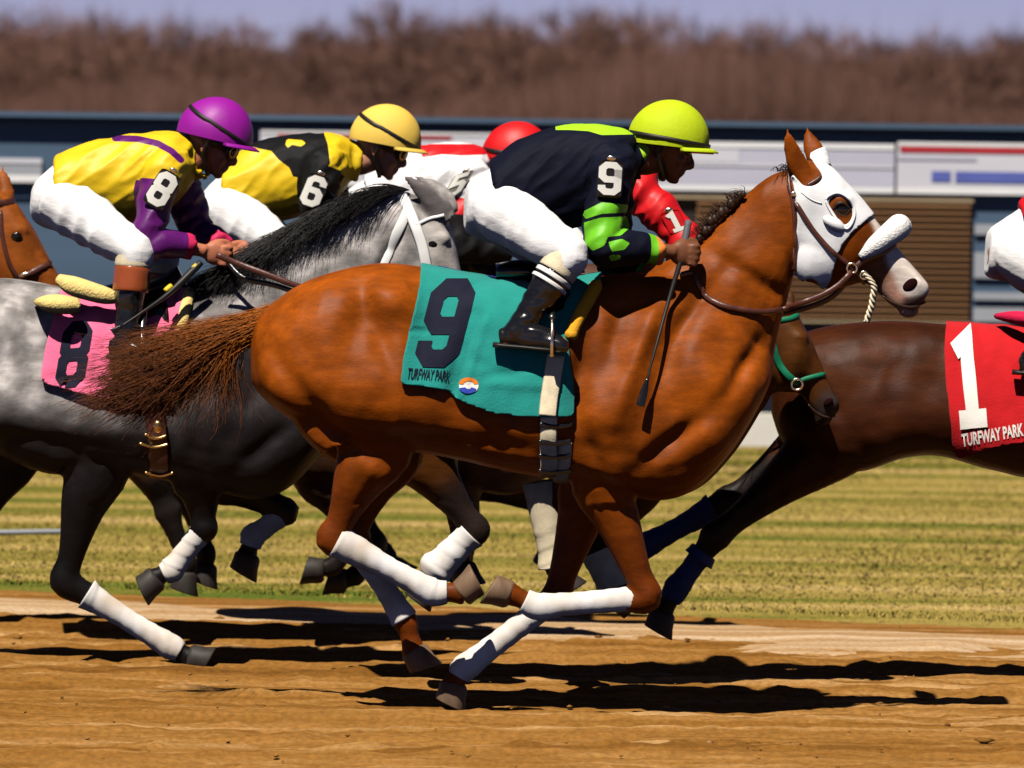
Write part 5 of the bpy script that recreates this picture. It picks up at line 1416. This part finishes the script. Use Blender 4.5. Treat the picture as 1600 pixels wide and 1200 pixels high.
# ---- rider in navy on the nearest horse
def ex9(T, c):
    patch(T, 953, 280, -.285, (1, .05), (-.05, 1), .088, .125, '9', lean=.8)
def slv9(V, px, c):
    s_ = np.maximum(c['sleeve'](V), c['sleeve'](V, 1))
    b = np.full(len(px), -1e3)
    for q in ([(908, 332), (940, 316), (982, 320), (980, 332), (940, 334), (915, 342)], [(912, 348), (938, 340), (980, 338), (984, 356), (970, 368), (950, 370), (944, 384), (926, 392), (914, 380)], [(950, 378), (972, 373), (984, 380), (976, 390), (956, 393)], [(950, 399), (968, 398), (972, 405), (955, 408)]):
        b = np.maximum(b, poly_sd(px, np.array(q, float)))
    return np.minimum(s_, b)
jk9 = jockey('jockey in navy silks and lime cap riding the nearest chestnut horse', 0.0, J9, ident, 1.0, 'skin_dark',
    [(lambda V, px, c: c['collar'](V, .025), 'lime_silk'), (slv9, 'lime_green'),
     (lambda V, px, c: np.minimum(poly_sd(px, [(868, 190), (990, 190), (990, 210), (940, 211), (920, 205), (890, 203), (868, 203)]), 1e3), 'lime_silk'),
     (lambda V, px, c: c['cuff'](V, .72, 1.2), 'lime_green'), (lambda V, px, c: c['cuff'](V, .84, .95), 'orange_cuff')],
    'navy_silk', 'lime_cap', [(.012, .075, 'cream'), (.085, .100, 'white_print'), (.112, .124, 'white_print')], ex9, wr_seed=1.)
# ---- rider in yellow and purple
J8 = dict(torso=[(51, 300, 50, 328, .05), (60, 282, 58, 345, .105), (88, 249, 95, 356, .160), (140, 229, 150, 338, .150), (195, 218, 198, 342, .155), (242, 213, 246, 332, .180), (276, 214, 282, 300, .150), (300, 226, 302, 272, .080)],
    hip=(102, 318), knee=(210, 392), ankle=(198, 520), heel=(178, 550), toe=(226, 556), fknee=(250, 398), fankle=(240, 510), fheel=(225, 535), ftoe=(280, 540),
    sh=(258, 262), el=(226, 378), wr=(304, 389), ha=(336, 396), fsh=(272, 265), fel=(312, 366), fwr=(350, 386), fha=(368, 396),
    head=(330, 218), tilt=22, helm=(338, 212), htilt=13, b0=.085, b1=-.012)
def ex8(T, c):
    patch(T, 253, 296, 1.88 - .298, (26, 15), (-23, 38), .088, .145, '8', lean=.5)
    goggles(T, c)
def v8(V, px, c):
    d = np.full(len(px), 1e9); L = np.array([(180, 216), (215, 217), (246, 224), (268, 236), (283, 250)], float)
    for a, b in zip(L[:-1], L[1:]):
        e = b - a; t = np.clip(((px - a) @ e) / (e @ e), 0, 1); d = np.minimum(d, np.linalg.norm(px - a - e * t[:, None], axis=1))
    return np.minimum(5.0 - d, 255 - px[:, 1])
jk8 = jockey('jockey in yellow silks with purple sleeves and purple cap on the grey horse', 1.88, J8, ident, 1.0, 'skin_red',
    [(v8, 'purple_silk'), (lambda V, px, c: np.maximum(c['sleeve'](V, -1, .07), c['sleeve'](V, 1, .04)), 'purple_silk'), (lambda V, px, c: c['cuff'](V, .78, .98), 'pink_cuff')],
    'yellow_silk', 'purple_cap', [(.000, .060, 'cream'), (.064, .150, 'leather_tan')], ex8, wr_seed=2.)
# ---- rider in yellow and black
J6 = dict(torso=[(313, 316, 311, 346, .05), (322, 300, 318, 362, .105), (350, 266, 352, 372, .158), (392, 234, 402, 348, .150), (440, 219, 446, 336, .155), (488, 215, 490, 326, .180), (524, 216, 528, 298, .150), (548, 226, 550, 274, .080)],
    hip=(356, 328), knee=(438, 384), ankle=(412, 490), heel=(395, 508), toe=(470, 514), fknee=(450, 390), fankle=(425, 490), fheel=(405, 508), ftoe=(480, 512),
    sh=(505, 260), el=(492, 368), wr=(566, 376), ha=(594, 382), fsh=(515, 262), fel=(520, 372), fwr=(580, 392), fha=(606, 396),
    head=(596, 224), tilt=20, helm=(604, 220), htilt=10, b0=.085, b1=-.012)
def ex6(T, c):
    patch(T, 490, 299, 3.35 - .295, (26, 8), (-16, 40), .088, .135, '6', lean=.5)
    goggles(T, c)
jk6 = jockey('jockey in yellow and black silks and pale yellow cap behind the grey neck', 3.35, J6, ident, 1.0, 'skin',
    [(zpoly([(380, 225), (420, 205), (505, 205), (512, 225), (516, 256), (506, 268), (484, 280), (458, 276), (452, 262), (436, 250), (424, 236), (404, 232)]), 'black_silk'),
     (zpoly([(448, 217), (472, 219), (478, 224), (470, 229), (456, 226), (450, 231), (446, 226)]), 'yellow_silk'),
     (lambda V, px, c: np.maximum(c['sleeve'](V, -1, .02), c['sleeve'](V, 1, .02)), 'black_silk')],
    'yellow_silk', 'yellow_cap', [(.01, .05, 'leather_black')], ex6, wr_seed=3.)
# ---- rider in white and red
mp5 = lambda q: (np.asarray(q, float) - [1050, 222]) * .855 + [812, 246]
def ex5(T, c): patch(T, 714, 290, 4.3 - .275, (26, -8), (-20, 34), .086, .125, '5', lean=.5, plate='grey_plate')
jk5 = jockey('jockey in white silks and red cap, half hidden behind the rider in navy', 4.3, J9, mp5, 1.0, 'skin',
    [(lambda V, px, c: np.maximum(c['sleeve'](V, -1, .10), c['sleeve'](V, 1, .10)), 'red_silk'), (lambda V, px, c: np.maximum(c['sleeve'](V, -1, .17), c['sleeve'](V, 1, .17)), 'black_silk'), (zpoly([(655, 225), (770, 225), (770, 241), (720, 243), (690, 241), (660, 246)]), 'red_silk'), (lambda V, px, c: c['collar'](V, .02), 'red_silk')],
    'white_silk', 'red_cap', [(.01, .06, 'cream')], ex5, wr_seed=4.)
# ---- rider in red, arm only in view
JR = dict(J9); mpR = lambda q: (np.asarray(q, float) - [1048, 222]) * .957 + [1044, 224]
JR.update(el=(1074, 377), wr=(1066, 434), ha=(1062, 461), sh=(1000, 298), arm_y=(-.24, -.15, -.12))
def exR(T, c): patch(T, 1054, 347, 1.15 - .285, (24, -8), (14, 26), .070, .085, '1', lean=.4, plate='red_silk', digit_w=1.8)
jkR = jockey('jockey in red silks hidden behind the rider in navy except for one sleeve', 1.15, JR, mpR, 1.0, 'skin', [], 'red_silk', 'red_cap', [(.01, .06, 'cream')], exR, wr_seed=5.)
# ---- rider of the right horse
mp1 = lambda q: (np.asarray(q, float) - [725, 325]) * .96 + [1540, 396]
J1 = dict(J9); J1['torso'] = J9['torso'][:2] + [(782, 248, 815, 378, .160)] + J9['torso'][3:]; J1.update(ankle=(806, 492), heel=(784, 512), toe=(880, 520))
jk1 = jockey('jockey cut off by the right edge, white breeches above the red cloth', 1.6, J1, mp1, 1.0, 'skin', [], 'red_silk', 'red_cap', [(.012, .07, 'cream')], None, wr_seed=6.)

# ---- whips
def whip(label, pts, Y, dys, thick, flap, grip, bands=()):
    w = np.array([P(q[0], q[1], Y + d) for q, d in zip(pts, dys)])
    t = Thing('whip', label, 'whip', w[0], 'jockey whips')
    sh = t.part('shaft', tube(w, thick, 8, 5), M['strap'])
    t.part('grip', tube([w[0], lerp(w[0], w[1], .5), w[1]], [.012, .013, .010], 10, 4), M[grip])
    d = (w[-1] - w[-2]) / np.linalg.norm(w[-1] - w[-2])
    t.part('popper', tube([w[-1] - d * .02, w[-1] + d * .03, w[-1] + d * flap, w[-1] + d * (flap + .01)], [(.005, .004), (.013, .003), (.015, .003), (.014, .002)], 10, 4), M['leather_black'])
    for (a, b, m_) in bands:
        A_, B_ = lerp(w[0], w[-1], a), lerp(w[0], w[-1], b); t.part('binding', tube([A_, lerp(A_, B_, .5), B_], [.0105, .011, .0095], 10, 3), M[m_])
greyr = mat('grey_rubber', (.10, .10, .115), .6, .3); M['grey_rubber'] = greyr
whip('grey handled riding whip hanging from the fist of the rider in navy', [(1076, 345), (1066, 398), (1046, 465), (1024, 545), (1010, 598)], 0.0, [-.13, -.165, -.20, -.27, -.30], [.009, .010, .007, .005, .004], .075, 'grey_rubber')
whip('black and yellow riding whip pointing down behind the purple sleeve', [(314, 410), (300, 424), (262, 460), (222, 488), (186, 512)], 1.88, [-.22, -.24, -.30, -.37, -.40], [.012, .014, .010, .005, .0035], .02, 'strap', [(.36, .44, 'yellow_silk'), (.03, .10, 'yellow_silk')])
